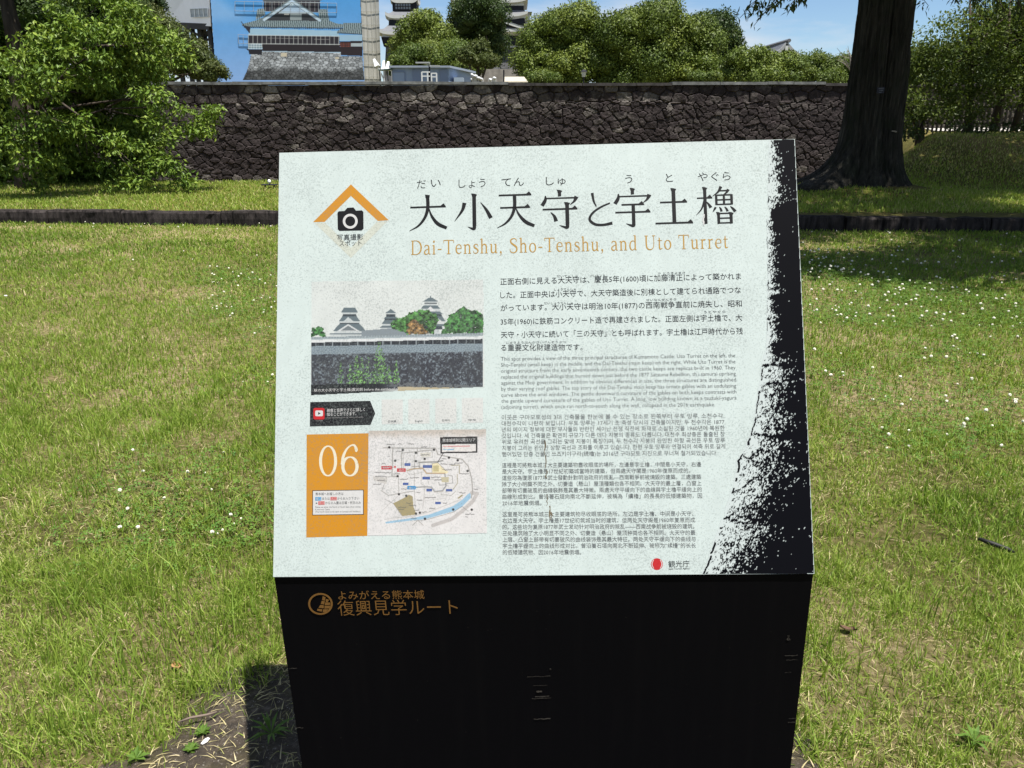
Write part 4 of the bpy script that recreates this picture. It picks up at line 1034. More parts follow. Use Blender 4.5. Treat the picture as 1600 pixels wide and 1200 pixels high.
# video arrow
poly_part('video_arrow', [[(485.5, 628.5), (579, 626.5), (587, 646), (579.5, 664), (485, 666.5)]], M_blk, T0 + .0004, puv)
def rrect(x0, y0, x1, y1, r):
    P = []
    for cx, cy, a0 in ((x1 - r, y0 + r, -90), (x1 - r, y1 - r, 0), (x0 + r, y1 - r, 90), (x0 + r, y0 + r, 180)):
        P += [(cx + r * math.cos(math.radians(a0 + t)), cy + r * math.sin(math.radians(a0 + t))) for t in (0, 30, 60, 90)]
    return P
poly_part('video_icon', [rrect(490.5, 637.5, 508, 655.5, 2.5)], M_red, T0 + .0008, puv)
poly_part('icon_screen', [rrect(493.5, 641.5, 505.5, 650.5, 2)], M_white, T0 + .0012, puv)
poly_part('play_triangle', [[(498, 643.8), (498, 648.3), (502, 646)]], M_grey2, T0 + .0016, puv)
text_part('video_text', [('映像と音声でさらに詳しく', 512, 644, 571, 642.3, 6.2), ('知ることができます。', 512, 650, 557.5, 648.6, 6.2)], M_white, h=T0 + .0009)
text_part('video_text_english', [('You can learn more by video and audio.', 512, 654, 569, 652.6, 3.6), ('YouTube', 494, 658.6, 505.5, 658.3, 3.2)], pplain('pale_grey_print', lin((150, 150, 150))), h=T0 + .0009)
M_sq = pm((228, 232, 230), 'white_square_print')
for i, (x, nm) in enumerate(((613.5, '日本語'), (655, 'English'), (697, '한국어'), (738.5, '中文'))):
    y = 624.5 - .7 * i
    poly_part('blank_square', [[(x - 16.5, y), (x + 16.5, y - .6), (x + 16.5, y + 38), (x - 16.5, y + 38.6)]], M_sq, T0 + .0004, puv)
    text_part('square_caption', [(nm, x - 6, y + 35.5, x + 6, y + 35.2, 3.9)], M_grey2, h=T0 + .0009)
# numbered orange block
poly_part('orange_block', [[(480, 679), (576.5, 677), (574.5, 837), (479.5, 839.5)]], M_orange, T0 + .0004, puv)
ZERO = [np.asarray(p) for p in OV(50, 50, 38, 49, 15, 4)]
SIX = C([(84, 84), (76, 97), (60, 98), (38, 86), (21, 62), (16, 36)], [14, 8, 5, 8, 13, 15]) + OV(53, 30, 34, 30, 15, 4) + OV(84, 84, 3, 4, 8, 8)
stroke_text('route_number', [(ZERO, 498, 744, 529, 743.4, 47), (SIX, 530.5, 743.5, 563, 742.7, 48)], pplain('cream_print', lin((240, 236, 214)), .5, .2, .05, 200), T0 + .0009)
poly_part('notice_border', [[(489, 766), (569, 765), (569, 804), (489, 805)]], M_blk, T0 + .0006, puv)
poly_part('notice', [[(490, 767), (568, 766), (568, 803), (490, 804)]], M_white, T0 + .0010, puv)
poly_part('south_gate_mark', [[(493.5, 776.5), (503, 776.4), (503, 781.8), (493.5, 782)]], M_cyan, T0 + .0014, puv)
poly_part('north_gate_mark', [[(517.3, 776.3), (527, 776.2), (527, 781.4), (517.3, 781.5)], [(498.3, 783.2), (508, 783), (508, 788.4), (498.3, 788.6)]], pplain('pale_red_print', lin((214, 84, 82))), T0 + .0014, puv)
text_part('notice_text', [('熊本城へお越しの方は', 494, 773.5, 537.5, 773, 4.9), ('または', 504.5, 780.8, 516, 780.6, 4.9), ('からお入り下さい', 528, 780.5, 562, 780.1, 4.9), ('※', 494, 787.6, 497, 787.6, 4.6), ('からの入園は日曜・祝日のみ', 509, 787.5, 564.5, 787, 4.9)], M_grey2, h=T0 + .0014)
text_part('gate_text', [('南口', 494.5, 781, 502.3, 780.9, 4.6), ('北口', 518.3, 780.6, 526, 780.5, 4.6), ('北口', 499.3, 787.6, 507, 787.5, 4.6)], M_white, h=T0 + .0019)
text_part('notice_text_english', [('Please use either the North or South Gate when visiting', 493.5, 793.3, 564, 792.6, 3.4), ('Kumamoto Castle.', 493.5, 797, 516.5, 796.7, 3.4), ('(The North Gate is only open on Sundays and Holidays.)', 493.5, 800.6, 564, 799.8, 3.4)], M_grey, h=T0 + .0014)
text_part('map_title', [('熊本城特別公開エリア', 692, 690.5, 743, 689.5, 6)], M_white, h=T0 + .0015)
text_part('map_gate_text', [('頬当御門', 598.5, 732, 611, 731.8, 3.2), ('北口', 623.5, 736.3, 632, 736.2, 3.8), ('南口', 639, 763.6, 648, 763.5, 3.8)], M_white, h=T0 + .0015)
# wear: cracks and chips on the print
rw = np.random.default_rng(9)
ck = []
for x, y, L, w in ((852, 688, 44, 2.0), (853, 735, 12, 1.6), (855, 772, 18, 1.2), (859, 790, 22, 2.4), (862, 800, 9, 3.2)):
    P = [(x + rw.normal(0, 1.0), y + L * k / 5) for k in range(6)]; ck += C(P, list(w * rw.uniform(.4, 1.1, 6)), 3)
poly_part('stain', ck, M_dirt, T0 + .0011, puv)
ch_ = [[(1098 + a, 343 + b), (1100 + a, 344 + b), (1099.5 + a, 349 + b + c_), (1097.5 + a, 347 + b)] for a, b, c_ in ((-.5, -3, 2), (.2, 3, 3), (-.8, 0, 1), (.6, -8, 1))]
poly_part('chipped_paint', ch_, M_white, T0 + .0016, puv)
ch2 = [[(1090 + a, 580 + b), (1093 + a, 579 + b), (1092 + a, 584 + b), (1089.5 + a, 583 + b)] for a, b in ((-1, -2), (2, 3), (-2, 4), (1, 9))]
poly_part('chipped_print', ch2, M_panel, T0 + .0016, puv)
# front plate lettering, emblem, scratches
text_part('route_motto', [('よみがえる熊本城', 529, 935.5, 663.5, 934, 15)], M_goldf, fuv, onfront, 0.0006)
text_part('route_name', [('復興見学ルート', 529, 959.5, 716, 957.5, 26)], M_goldf, fuv, onfront, 0.0006, thin=-0.006)
ringp = [(501 + 19.2 * math.cos(a), 943 + 17.0 * math.sin(a)) for a in np.linspace(0, 2 * math.pi, 41)]
poly_part('emblem_ring', [np.vstack([[ringp[i]], [ringp[i + 1]], [(501 + (ringp[i + 1][0] - 501) * .84, 943 + (ringp[i + 1][1] - 943) * .84)], [(501 + (ringp[i][0] - 501) * .84, 943 + (ringp[i][1] - 943) * .84)]]) for i in range(40)], M_goldf, .0006, fuv, onfront, 0)
em = [[(504.5, 931), (509, 932.5), (508, 938), (503.5, 937)], [(503, 938), (508, 939), (506.5, 944), (501.5, 943)], [(509.5, 935), (514.5, 936.5), (512, 940.5), (509, 939.5)], [(508.5, 940.5), (516, 940.8), (516.5, 944.5), (507.5, 945)], [(500.8, 944.5), (506.3, 945), (506, 950), (498, 949)], [(507.5, 946), (516.5, 945.8), (515, 950), (507, 950.5)], [(496.5, 950.5), (504, 951.5), (503, 955), (495.5, 953.5)], [(505, 951.5), (513.5, 951.2), (509.5, 955.5), (504.5, 956)]]
poly_part('emblem_turret', em, M_goldf, .0006, fuv, onfront, 0)
M_scr = plain('scratch_grey', (0.045, 0.04, 0.033), 0.7, 0.2, 0.5, 300)
sc = []
for x, y, L, w in ((824, 1057, 36, .8), (833, 1071, 22, .5), (831, 1091, 30, .9), (834, 1123, 26, 1.8), (1226, 1024, 20, .9), (1228, 1031, 18, .6), (1232, 1122, 12, .8), (1231, 1128, 14, 1.0), (1226, 1050, 10, .4), (452, 1044, 12, .9), (462, 1137, 12, 1.0), (838, 1080, 9, 2.6), (836, 1088, 22, 1.5), (1231, 996, 2, 8), (859, 1045, 2, 2.5)):
    P = [(x + L * k / 5, y - .04 * L * k / 5 + rw.normal(0, .25)) for k in range(6)]; poly_part('scratch', C(P, list(w * rw.uniform(.5, 1.2, 6)), 3), M_scr, .0005, fuv, onfront, 0)
for k in range(40):
    x, y = rw.uniform(480, 1220), rw.uniform(930, 1195); q = rw.uniform(.3, .8); sc.append([(x, y), (x + q, y), (x + q, y + q), (x, y + q)])
tag(poly_part('dust_specks', sc, M_scr, .0005, fuv, onfront, 0), kind='stuff')
# ------------------------------------------------------------------ the great stone wall
YW = 36.0
ZT = EYE + float(ray(800, 128.5)[1]) * YW
def stone_wall():
    r = root('stone_wall', (0, YW, -2.7), 'high dark castle wall of rough fitted stones across the back of the lawn', 'wall')
    x = np.arange(-31.0, 30.0, 0.042); z = np.arange(-3.0, ZT - 0.10, 0.042)
    Xg, Zg = np.meshgrid(x, z)
    # lower courses: irregular stones; upper two courses: bigger squared blocks
    wx = Xg + 0.25 * (fbm(Xg * .8, Zg * .8, 4, 2) - .5); wz = Zg + 0.35 * (fbm(Xg * .5 + 7, Zg * .5, 6, 2) - .5)
    d1, d2, idv, cx, cy = voronoi(wx / 0.40, wz / 0.26, 1, 0.98)
    top = Zg > ZT - 0.85 + 0.25 * (fbm(Xg * .6, Zg * 0, 3, 2) - .5)
    e1, e2, idt, ex_, ey_ = voronoi(wx / 0.66, (wz - ZT) / 0.42, 5, 0.55)
    g = np.where(top, e2 - e1, d2 - d1); ids = np.where(top, idt, idv)
    body_ = sm(0.0, 0.12, g)
    lump = fbm(Xg * 2.2, Zg * 2.2, 12, 4) - .5; fine = fbm(Xg * 7, Zg * 7, 13, 3) - .5
    tiltx = (ids * 7.3 % 1 - .5) * np.where(top, Xg / .66 - ex_, Xg / .40 - cx); tiltz = (ids * 3.7 % 1 - .5) * np.where(top, (Zg - ZT) / .42 - ey_, Zg / .26 - cy)
    h = 0.075 * body_ + 0.04 * (ids * 11.1 % 1 - .5) * body_ + 0.045 * lump + 0.04 * fine + 0.05 * (tiltx + 0.8 * tiltz) * body_
    Yg = -h + 0.03 * (Zg + 2.7) + YW - 0.15
    # stone colours: dark brown basalt, some grey, some pale with lichen (more near the top and at the foot)
    pale_p = 0.02 + 0.30 * sm(ZT - 1.7, ZT - .6, Zg) * sm(9, 1, Xg) + 0.18 * sm(-0.2, -1.8, Zg)
    u = (ids * 5.77 % 1)
    base = np.stack([0.0175 + 0.014 * u, 0.013 + 0.011 * u, 0.0133 + 0.011 * u], -1)
    lich = sm(0.50, 0.62, fbm(Xg * 3.3, Zg * 3.3, 33, 5)) * sm(0.35, 0.7, fbm(Xg * .35, Zg * .5, 30, 3) + 0.35 * sm(ZT - 2.0, ZT - .6, Zg) * sm(9, 1, Xg))
    pale = (np.mod(ids * 17.9, 1) < pale_p)
    k = np.clip(pale * 0.45 + lich * (0.25 + 0.45 * pale), 0, 0.9)[..., None] * sm(0.0, 0.12, g)[..., None]
    kx = np.array([0.16, 0.145, 0.13]) 
    grn = sm(15, 20, Xg + 2 * lump)[..., None] * 0.35
    colr = base * (1 - k) + kx * k
    colr = colr * (1 - grn) + np.array([0.115, 0.105, 0.075]) * grn
    m = attr_mat('basalt_stone', 'stone_colour', 0.88, 0.25, 14, 0.6, 0.6)
    P = np.stack([Xg, Yg - YW, Zg + 2.7], -1)
    grid_mesh('stones', P, m, r, {'stone_colour': colr.reshape(-1, 3)}, False)
    # coping along the top, in runs of slightly different height
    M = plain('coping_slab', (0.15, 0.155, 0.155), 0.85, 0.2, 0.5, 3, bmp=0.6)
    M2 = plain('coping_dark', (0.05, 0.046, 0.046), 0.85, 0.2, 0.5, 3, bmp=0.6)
    bl, bk = MB(), MB(); rg = np.random.default_rng(7); xx = -31.0
    while xx < 29.5:
        w = rg.uniform(1.1, 2.4)
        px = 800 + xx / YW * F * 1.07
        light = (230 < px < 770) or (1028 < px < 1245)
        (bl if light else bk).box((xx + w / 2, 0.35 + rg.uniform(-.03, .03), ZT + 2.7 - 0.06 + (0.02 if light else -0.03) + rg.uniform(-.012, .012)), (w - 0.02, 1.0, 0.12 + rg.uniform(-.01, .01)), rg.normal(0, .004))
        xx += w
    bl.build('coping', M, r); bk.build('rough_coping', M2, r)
    # solid back so that the wall has its depth
    MB().box((-0.5, 1.25, 2.75), (61, 1.1, ZT + 2.55)).build('backing', M2, r)
stone_wall()

# ------------------------------------------------------------------ scaffold building with printed sheet
YS = 75.0
def scaffold():
    zb = 2.9
    r = root('covered_turret', tuple(Vector((at(450, 60, YS).x, YS, zb))), 'tall scaffold building wrapped in sheeting printed with a castle turret on blue sky', 'building')
    off = Vector(r.location)
    def loc(px, py, Y): return at(px, py, Y) - off
    c = Canvas(324, -46, 571, 140, 0.72)
    X, Y = c.X, c.Y
    n = fbm(X * .12, Y * .12, 2, 4); tx = 300 + 0; q = 4.706
    z = lambda P: [(300 + a / q, b / q) for a, b in P]
    t = np.clip(Y / 125, 0, 1)[..., None]
    c.C = np.array((74, 138, 194.)) * (1 - t) + np.array((122, 154, 200.)) * t
    hz = sm(0, 40, (X - 328) - (Y - 0) * 1.25) 
    c.put((1 - hz) * sm(45, 20, Y) , (140, 170, 205), .55)
    c.put(np.mod(Y, 5.1) < .5, (86, 146, 206), .18)
    # stone base
    base = c.inside(z([(435, 395), (520, 378), (1095, 388), (1095, 412), (1252, 415), (1268, 590), (372, 590), (400, 530), (420, 470)]))
    d1, d2, idv, *_ = voronoi(X / 6.2, Y / 4.0, 3)
    st = (142 + 60 * (idv - .5) + 40 * (n - .5))[..., None] * np.array((1.0, 1.03, 1.06))
    st = np.where(((d2 - d1) < 0.13)[..., None], st * .55, st)
    st = st * (1 - 0.5 * sm(104, 114, Y + 14 * (n - .5)))[..., None]
    c.C = np.where(base[..., None], st, c.C)
    c.poly(z([(655, 388), (700, 388), (696, 415), (655, 415)]), (176, 168, 150)); c.poly(z([(1055, 418), (1082, 418), (1082, 434), (1055, 434)]), (176, 168, 150))
    # timber band, white wall, windows
    c.poly(z([(512, 318), (1085, 325), (1098, 388), (520, 376)]), (40, 36, 40)); c.poly(z([(1085, 305), (1252, 300), (1254, 412), (1096, 406)]), (42, 36, 40))
    c.put(c.inside(z([(1085, 312), (1165, 312), (1165, 345), (1090, 345)])) & (np.mod(X, 2.6) < 1.8) & (np.mod(Y, 1.9) < 1.2), (112, 62, 54)); c.poly(z([(1168, 318), (1252, 316), (1252, 342), (1168, 340)]), (150, 160, 165))
    c.poly(z([(512, 374), (1095, 384), (1095, 389), (512, 379)]), (150, 172, 190)); c.poly(z([(400, 360), (517, 362), (514, 408), (500, 402), (420, 398), (416, 375)]), (36, 36, 42))
    c.poly(z([(424, 208), (1075, 226), (1082, 268), (415, 258)]), (140, 170, 190)); c.poly(z([(1082, 258), (1252, 258), (1252, 302), (1085, 302)]), (136, 166, 188))
    c.poly(z([(415, 258), (1082, 266), (1086, 326), (414, 322)]), (44, 42, 48))
    for k in range(21):
        xx = 415 + k * 33.2; yy = 258 + k * .42; c.line(z([(xx, yy), (xx, yy + 62)]), .95, (186, 190, 186))
    c.line(z([(415, 258), (1082, 267)]), 1.2, (190, 196, 196)); c.line(z([(415, 321), (1086, 327)]), 1.2, (190, 196, 196)); c.line(z([(560, 280), (820, 284)]), .8, (150, 150, 146)); c.line(z([(900, 288), (1010, 290)]), .8, (150, 150, 146))
    c.poly(z([(414, 322), (516, 326), (516, 360), (412, 358)]), (110, 128, 140))
    for k in range(6): c.line(z([(416 + k * 19.6, 322), (416 + k * 19.6, 360)]), .8, (206, 214, 214))
    for yy in (324, 340, 357): c.line(z([(414, yy), (516, yy + 2)]), .8, (206, 214, 214))
    # upper storey
    c.poly(z([(515, -200), (950, -200), (940, 90), (530, 82)]), (52, 50, 56))
    for k in range(12): c.line(z([(540 + k * 33, 10), (540 + k * 33, 80)]), 1.0, (150, 152, 150))
    c.line(z([(530, 16), (945, 18)]), 1.0, (170, 176, 176)); c.line(z([(520, 2), (950, 2)]), 1.6, (92, 104, 108))
    tile = (np.mod(X - .12 * (Y - 30), 3.2) < 1.5)
    for P in ([(480, 66), (532, 62), (540, 110), (468, 146)], [(930, 66), (990, 66), (1012, 152), (930, 140)], [(364, 178), (470, 150), (500, 132), (960, 132), (1010, 152), (1060, 172), (1112, 178), (1108, 204), (430, 196), (372, 188)], [(1110, 170), (1252, 170), (1252, 250), (1068, 240), (1068, 228), (1112, 206)]):
        mk = c.inside(z(P)); c.put(mk, (74, 90, 94)); c.put(mk & tile, (134, 147, 152))
    c.line(z([(372, 188), (430, 199), (1108, 208)]), 1.6, (52, 58, 62)); c.line(z([(1070, 242), (1252, 252)]), 1.5, (52, 58, 62)); c.line(z([(362, 160), (380, 186)]), 1.3, (48, 52, 60))
    c.put((np.mod(X, 3.0) < 1.2) & (c.seg(z([(385, 200), (1105, 213)])) < 1.0), (44, 48, 52)); c.poly(z([(372, 188), (430, 200), (424, 248), (398, 214)]), (44, 46, 54))
    # gable
    c.poly(z([(735, 10), (545, 150), (925, 154)]), (54, 56, 60)); c.poly(z([(735, 22), (636, 96), (842, 96)]), (150, 170, 188)); c.poly(z([(720, 100), (806, 100), (806, 148), (720, 148)]), (128, 138, 140)); c.poly(z([(676, 100), (716, 100), (716, 112), (676, 112)]), (150, 150, 146))
    for k in range(7): c.line(z([(660 + k * 27, 96 - (0 if 1 else 0)), (660 + k * 27, 50 + abs(k - 3) * 14)]), .6, (150, 172, 190))
    c.line(z([(735, -8), (500, 150), (520, 152)]), 3.0, (98, 112, 116)); c.line(z([(735, -8), (962, 154)]), 3.0, (98, 112, 116))
    c.line(z([(733, 8), (530, 146)]), 4.2, (166, 184, 198)); c.line(z([(735, 8), (940, 150)]), 4.2, (166, 184, 198))
    c.dot(*z([(733, 34)])[0], 2.6, (190, 206, 214)); c.dot(*z([(733, 34)])[0], 1.0, (90, 110, 124)); c.line(z([(640, 96), (840, 97)]), 1.0, (196, 206, 212))
    px3 = np.stack([*(lambda a: (a[0] * YS, 0 * a[0] + YS, EYE + a[1] * YS))(ray(X, Y))], -1) - np.array(off)
    xl, xr = 0.0, 0.0
    m = attr_mat('printed_sheet', 'print_colour', 0.6, 0.2, 1.2, 0.05)
    keep = c.inside([(325.5, -46), (560, -46), (570, 140), (338.5, 140)])[:-1, :-1]
    grid_mesh('printed_sheet', px3, m, r, {'print_colour': (lin(np.clip(c.C * 1.08, 0, 255))).reshape(-1, 3)}, False, keep)
    # frames of the window strips set in the sheet
    M_fr = plain('pale_aluminium', (0.36, 0.40, 0.43), 0.4, 0.5)
    fr = MB()
    def strip(P, nx):
        (xa, ya), (xb, yb), (xc, yc), (xd, yd) = P
        L3 = lambda a, b: (loc(a, b, YS) + Vector((0, -0.06, 0)))
        for a, b in ((P[0], P[1]), (P[1], P[2]), (P[2], P[3]), (P[3], P[0])): fr.bar(L3(*a), L3(*b), .03)
        for k in range(1, nx):
            s = k / nx; fr.bar(L3(xa + (xb - xa) * s, ya + (yb - ya) * s), L3(xd + (xc - xd) * s, yd + (yc - yd) * s), .025)
    strip(z([(318, 10), (1066, 24), (1066, 94), (318, 80)]), 11); strip(z([(340, 253), (415, 258), (415, 320), (345, 318)]), 2)
    fr.build('window_frame', M_fr, r)
    # right side: grey netting, and its weathered stripes
    m2, n2, l2, b2 = new_mat('grey_netting')
    xx = noise(n2, l2, 1.0, 5, .6, 'Object', (1, .5, .08)); x2 = noise(n2, l2, .9, 4, .6)
    a = n2.new('ShaderNodeMath'); a.operation = 'MULTIPLY_ADD'; a.inputs[1].default_value = .5
    l2(x2.outputs['Fac'], a.inputs[0]); l2(xx.outputs['Fac'], a.inputs[2])
    rr = ramp(n2, [(.5, (0.24, 0.24, 0.215)), (.95, (0.5, 0.49, 0.45))]); l2(a.outputs[0], rr.inputs['Fac']); l2(rr.outputs['Color'], b2.inputs['Base Color']); b2.inputs['Roughness'].default_value = .8
    A, B_, Cc, D = loc(561.5, -46, YS), loc(570, 140, YS), loc(596, 140, YS + 9.2), loc(590.5, -46, YS + 9.2)
    n_ = MB(); n_.add([tuple(A), tuple(B_), tuple(Cc), tuple(D)], [(0, 1, 2, 3)])
    n_.build('side_netting', m2, r)
    seam = MB()
    for k in range(1, 9):
        s = k / 9; seam.bar(A.lerp(B_, s) + Vector((.05, -.03, 0)), D.lerp(Cc, s) + Vector((.05, -.03, 0)), .028)
    for k in range(1, 4):
        s = k / 4; seam.bar(A.lerp(D, s) + Vector((.06, -.03, 0)), B_.lerp(Cc, s) + Vector((.06, -.03, 0)), .05)
    seam.build('netting_seam', plain('netting_seam', (0.3, 0.3, 0.27), .8), r)
    # left block: metal sheeting standing on open steel
    M_sheet = plain('metal_sheeting', (0.62, 0.62, 0.63), 0.38, 0.5, 0.06, .6, metal=0.35)
    P = [loc(247, -46, 79), loc(325, -46, YS + .1), loc(328.6, 41, YS + .1), loc(258, 36, 79)]
    Q = [p + Vector((3, 9, 0)) for p in P]
    lb = MB(); lb.hexa([tuple(v) for v in (P[3], P[2], Q[2], Q[3], P[0], P[1], Q[1], Q[0])]); lb.build('metal_sheeting', M_sheet, r)
    wf = MB(); w0, w1, w2, w3 = [loc(a, b, Yy) + Vector((0, -.15, 0)) for a, b, Yy in ((298, 14.5, 76.6), (325, 13.5, YS + .2), (326, 26.5, YS + .2), (299, 27, 76.6))]
    for a_, b__ in ((w0, w1), (w1, w2), (w2, w3), (w3, w0)): wf.bar(a_, b__, .04)
    for k in (1, 2, 3): wf.bar(w0.lerp(w1, k / 4), w3.lerp(w2, k / 4), .05)
    wf.build('window_frame', M_fr, r)
    wp = MB(); wp.add([tuple(v + Vector((0, .05, 0))) for v in (w0, w1, w2, w3)], [(0, 1, 2, 3)]); wp.build('window_pane', plain('grey_pane', (0.26, 0.29, 0.32), .25, .5), r)
    M_steel = plain('dark_steel', (0.03, 0.03, 0.033), .6, .3); sfm = MB()
    for px, Yy in ((275, 79), (290, 78.4), (311, 77), (327, 75.6), (300, 83), (318, 83)):
        sfm.bar(loc(px, 40, Yy), Vector((loc(px, 40, Yy).x, Yy - off.y, 0)), .35)
    for (a, b, c_, d) in ((275, 42, 311, 75), (311, 75, 328, 45), (290, 45, 320, 60), (290, 80, 328, 80), (275, 60, 328, 62), (300, 42, 318, 100), (318, 42, 300, 100)):
        sfm.bar(loc(a, b, 77.5), loc(c_, d, 77), .2)
    sfm.bar(loc(258, 39, 78.9), loc(329, 42, YS + .4), .35, .5); sfm.build('steel_frame', M_steel, r)
    # hidden bulk behind the sheet: decks that carry it
    bk = MB(); a0 = loc(342, 140, YS + .4); a1 = loc(566, 140, YS + .4); tz = loc(450, -46, YS).z
    bk.hexa([(a0.x + .3, .4, 0), (a1.x - .4, .4, 0), (a1.x - .4, 8.6, 0), (a0.x + .3, 8.6, 0), (a0.x + .3, .4, tz), (a1.x - .7, .4, tz), (a1.x - .7, 8.6, tz), (a0.x + .3, 8.6, tz)])
    bk.build('scaffold_deck', M_steel, r)
scaffold()

# ------------------------------------------------------------------ the two keeps
M_tile = plain('grey_roof_tile', (0.105, 0.11, 0.125), 0.6, 0.3, 0.25, 2.0, stretch=(6, 6, 1))
M_plaster = plain('white_plaster', (0.5, 0.51, 0.5), 0.8, 0.2, 0.08, 1)
M_timber = plain('black_timber', (0.010, 0.011, 0.016), 0.6, 0.25, 0.3, 2)
M_glass = plain('dim_window', (0.22, 0.25, 0.28), 0.3, 0.5)
M_base = plain('grey_stone_base', (0.09, 0.09, 0.095), 0.9, 0.2, 0.5, 1.2, bmp=1.0)
def eave(name, r, cx, cy, w0, d0, w1, d1, z0, z1, mat, curve=.45):
    """hipped roof skirt with upturned corners: eave at half sizes w1,d1 and height z0; upper edge w0,d0 at z1"""
    n, mrows = 24, 6; P = np.zeros((mrows, n * 4 + 1, 3))
    for i in range(mrows):
        s = i / (mrows - 1); e = s ** 1.6
        w, d = w1 + (w0 - w1) * s, d1 + (d0 - d1) * s; zz = z0 + (z1 - z0) * e
        for k in range(n * 4 + 1):
            q, f = divmod(k, n); f = f / n * 2 - 1; q = q % 4
            lift = curve * (1 - s) ** 2 * abs(f) ** 6
            x, y = ((f * w, -d), (w, f * d), (-f * w, d), (-w, -f * d))[q]
            P[i, k] = (cx + x, cy + y, zz + lift)
    top = grid_mesh(name, P, mat, r, None, False)
    b = MB()   # white fascia under the eave edge
    lo = P[0].copy(); lo[:, 2] -= .38; b1 = P[0].copy()
    inn = lo.copy(); inn[:, 0] = cx + (inn[:, 0] - cx) * (w0 + .1) / w1; inn[:, 1] = cy + (inn[:, 1] - cy) * (d0 + .1) / d1; inn[:, 2] -= .35
    nn = len(lo); b.add(np.vstack([b1, lo, inn]), [(k, k + 1, nn + k + 1, nn + k) for k in range(nn - 1)] + [(nn + k, nn + k + 1, 2 * nn + k + 1, 2 * nn + k) for k in range(nn - 1)])
    b.build('eave_underside', M_plaster, r)
def keep(name, label, cpx, Y, tiers, zb, windows=(), gables=(), base=None):
    k = Y / F / 1.10
    cx = at(cpx, 60, Y).x
    r = root(name, (cx, Y, zb), label, 'castle keep')
    Z = lambda py: at(cpx, py, Y).z - zb
    for (kind, y0, y1, h0, h1) in tiers:
        w0, w1 = h0 * k, h1 * k; dep = 0.85
        if kind == 'roof':
            eave('roof', r, 0, 0, w0, w0 * dep, w1, w1 * dep, Z(y1), Z(y0), M_tile)
        else:
            b = MB(); zt_, zl = Z(y0), Z(y1)
            b.hexa([(-w1, -w1 * dep, zl), (w1, -w1 * dep, zl), (w1, w1 * dep, zl), (-w1, w1 * dep, zl), (-w0, -w0 * dep, zt_), (w0, -w0 * dep, zt_), (w0, w0 * dep, zt_), (-w0, w0 * dep, zt_)])
            b.build({'dark': 'timber_wall', 'white': 'plaster_wall', 'base': 'stone_base'}[kind], {'dark': M_timber, 'white': M_plaster, 'base': M_base}[kind], r)
    for (xa, ya, xb, yb, hw, nx) in windows:
        yy = -hw * k * .85 - .05; b = MB()
        b.box((((xa + xb) / 2 - cpx) * k, yy, (Z(ya) + Z(yb)) / 2), ((xb - xa) * k, .06, Z(ya) - Z(yb))); w = b.build('window', M_glass, r)
        g = MB()
        for i in range(nx + 1): g.box(((xa + (xb - xa) * i / nx - cpx) * k, yy - .06, (Z(ya) + Z(yb)) / 2), (.09, .08, Z(ya) - Z(yb)))
        for s in (0, .5, 1): g.box((((xa + xb) / 2 - cpx) * k, yy - .06, Z(ya) + (Z(yb) - Z(ya)) * s), ((xb - xa) * k, .08, .09))
        g.build('lattice', M_timber, w)
    for (xa, ya, xb, yb, hw, thick) in gables:      # gabled dormer facing front or side: barge boards curved, white
        xm, yt_ = (xa + xb) / 2, ya; yy = -hw * k * .85 - .5; b = MB(); kx = 5
        pts = [((xa + (xm - xa) * s - cpx) * k, yy, Z(yb + (yt_ - yb) * s ** 1.35)) for s in np.linspace(0, 1, 6)] + [((xm + (xb - xm) * s - cpx) * k, yy, Z(yt_ + (yb - yt_) * (1 - (1 - s) ** 1.35))) for s in np.linspace(0.2, 1, 5)]
        for p, q in zip(pts[:-1], pts[1:]): b.bar(p, q, .5, thick * k)
        b.build('gable_board', M_plaster, r)
        t = MB(); P0 = [Vector(p) + Vector((0, -.3, .3)) for p in pts]; P1 = [p + Vector((0, hw * k * .5, .0)) for p in P0]
        m_ = len(P0); t.add([tuple(p) for p in P0 + P1], [(i, i + 1, m_ + i + 1, m_ + i) for i in range(m_ - 1)]); t.build('gable_roof', M_tile, r)
        f = MB(); f.add([(p[0], yy + .3, p[2] - .1) for p in pts], [tuple(range(len(pts)))]); f.build('gable_wall', M_timber, r)
    return r
keep('small_keep', 'smaller dark castle keep with white eaves, beside the scaffold building', 636, 118, [
    ('roof', -34, 2.5, 4, 21), ('dark', 1, 22, 18.5, 18.5), ('roof', 20, 27, 19, 29), ('white', 26.5, 33, 25, 25), ('dark', 31, 42, 24, 25), ('roof', 42, 53, 26, 40), ('white', 52.5, 62, 35, 34), ('dark', 61, 75, 36, 33), ('base', 74, 140, 30, 36)], 2.8,
    [(621.5, 7.5, 646, 17, 18.5, 6)])
keep('main_keep', 'tall dark castle keep with white eaves and side gable, rising behind the trees', 766, 128, [
    ('roof', -40, 7, 30, 58), ('white', 6.5, 15, 53, 52), ('dark', 15, 26, 52, 52), ('roof', 22, 28, 53, 58), ('white', 27.5, 34, 54, 54), ('dark', 33, 48, 53, 54), ('roof', 46, 51, 55, 62), ('white', 50, 60, 54, 53), ('dark', 60, 75, 52, 53), ('white', 74, 78, 51, 52), ('base', 77, 140, 46, 64)], 2.8,
    [], [(700, 27, 822, 50, 54, 4.0)])
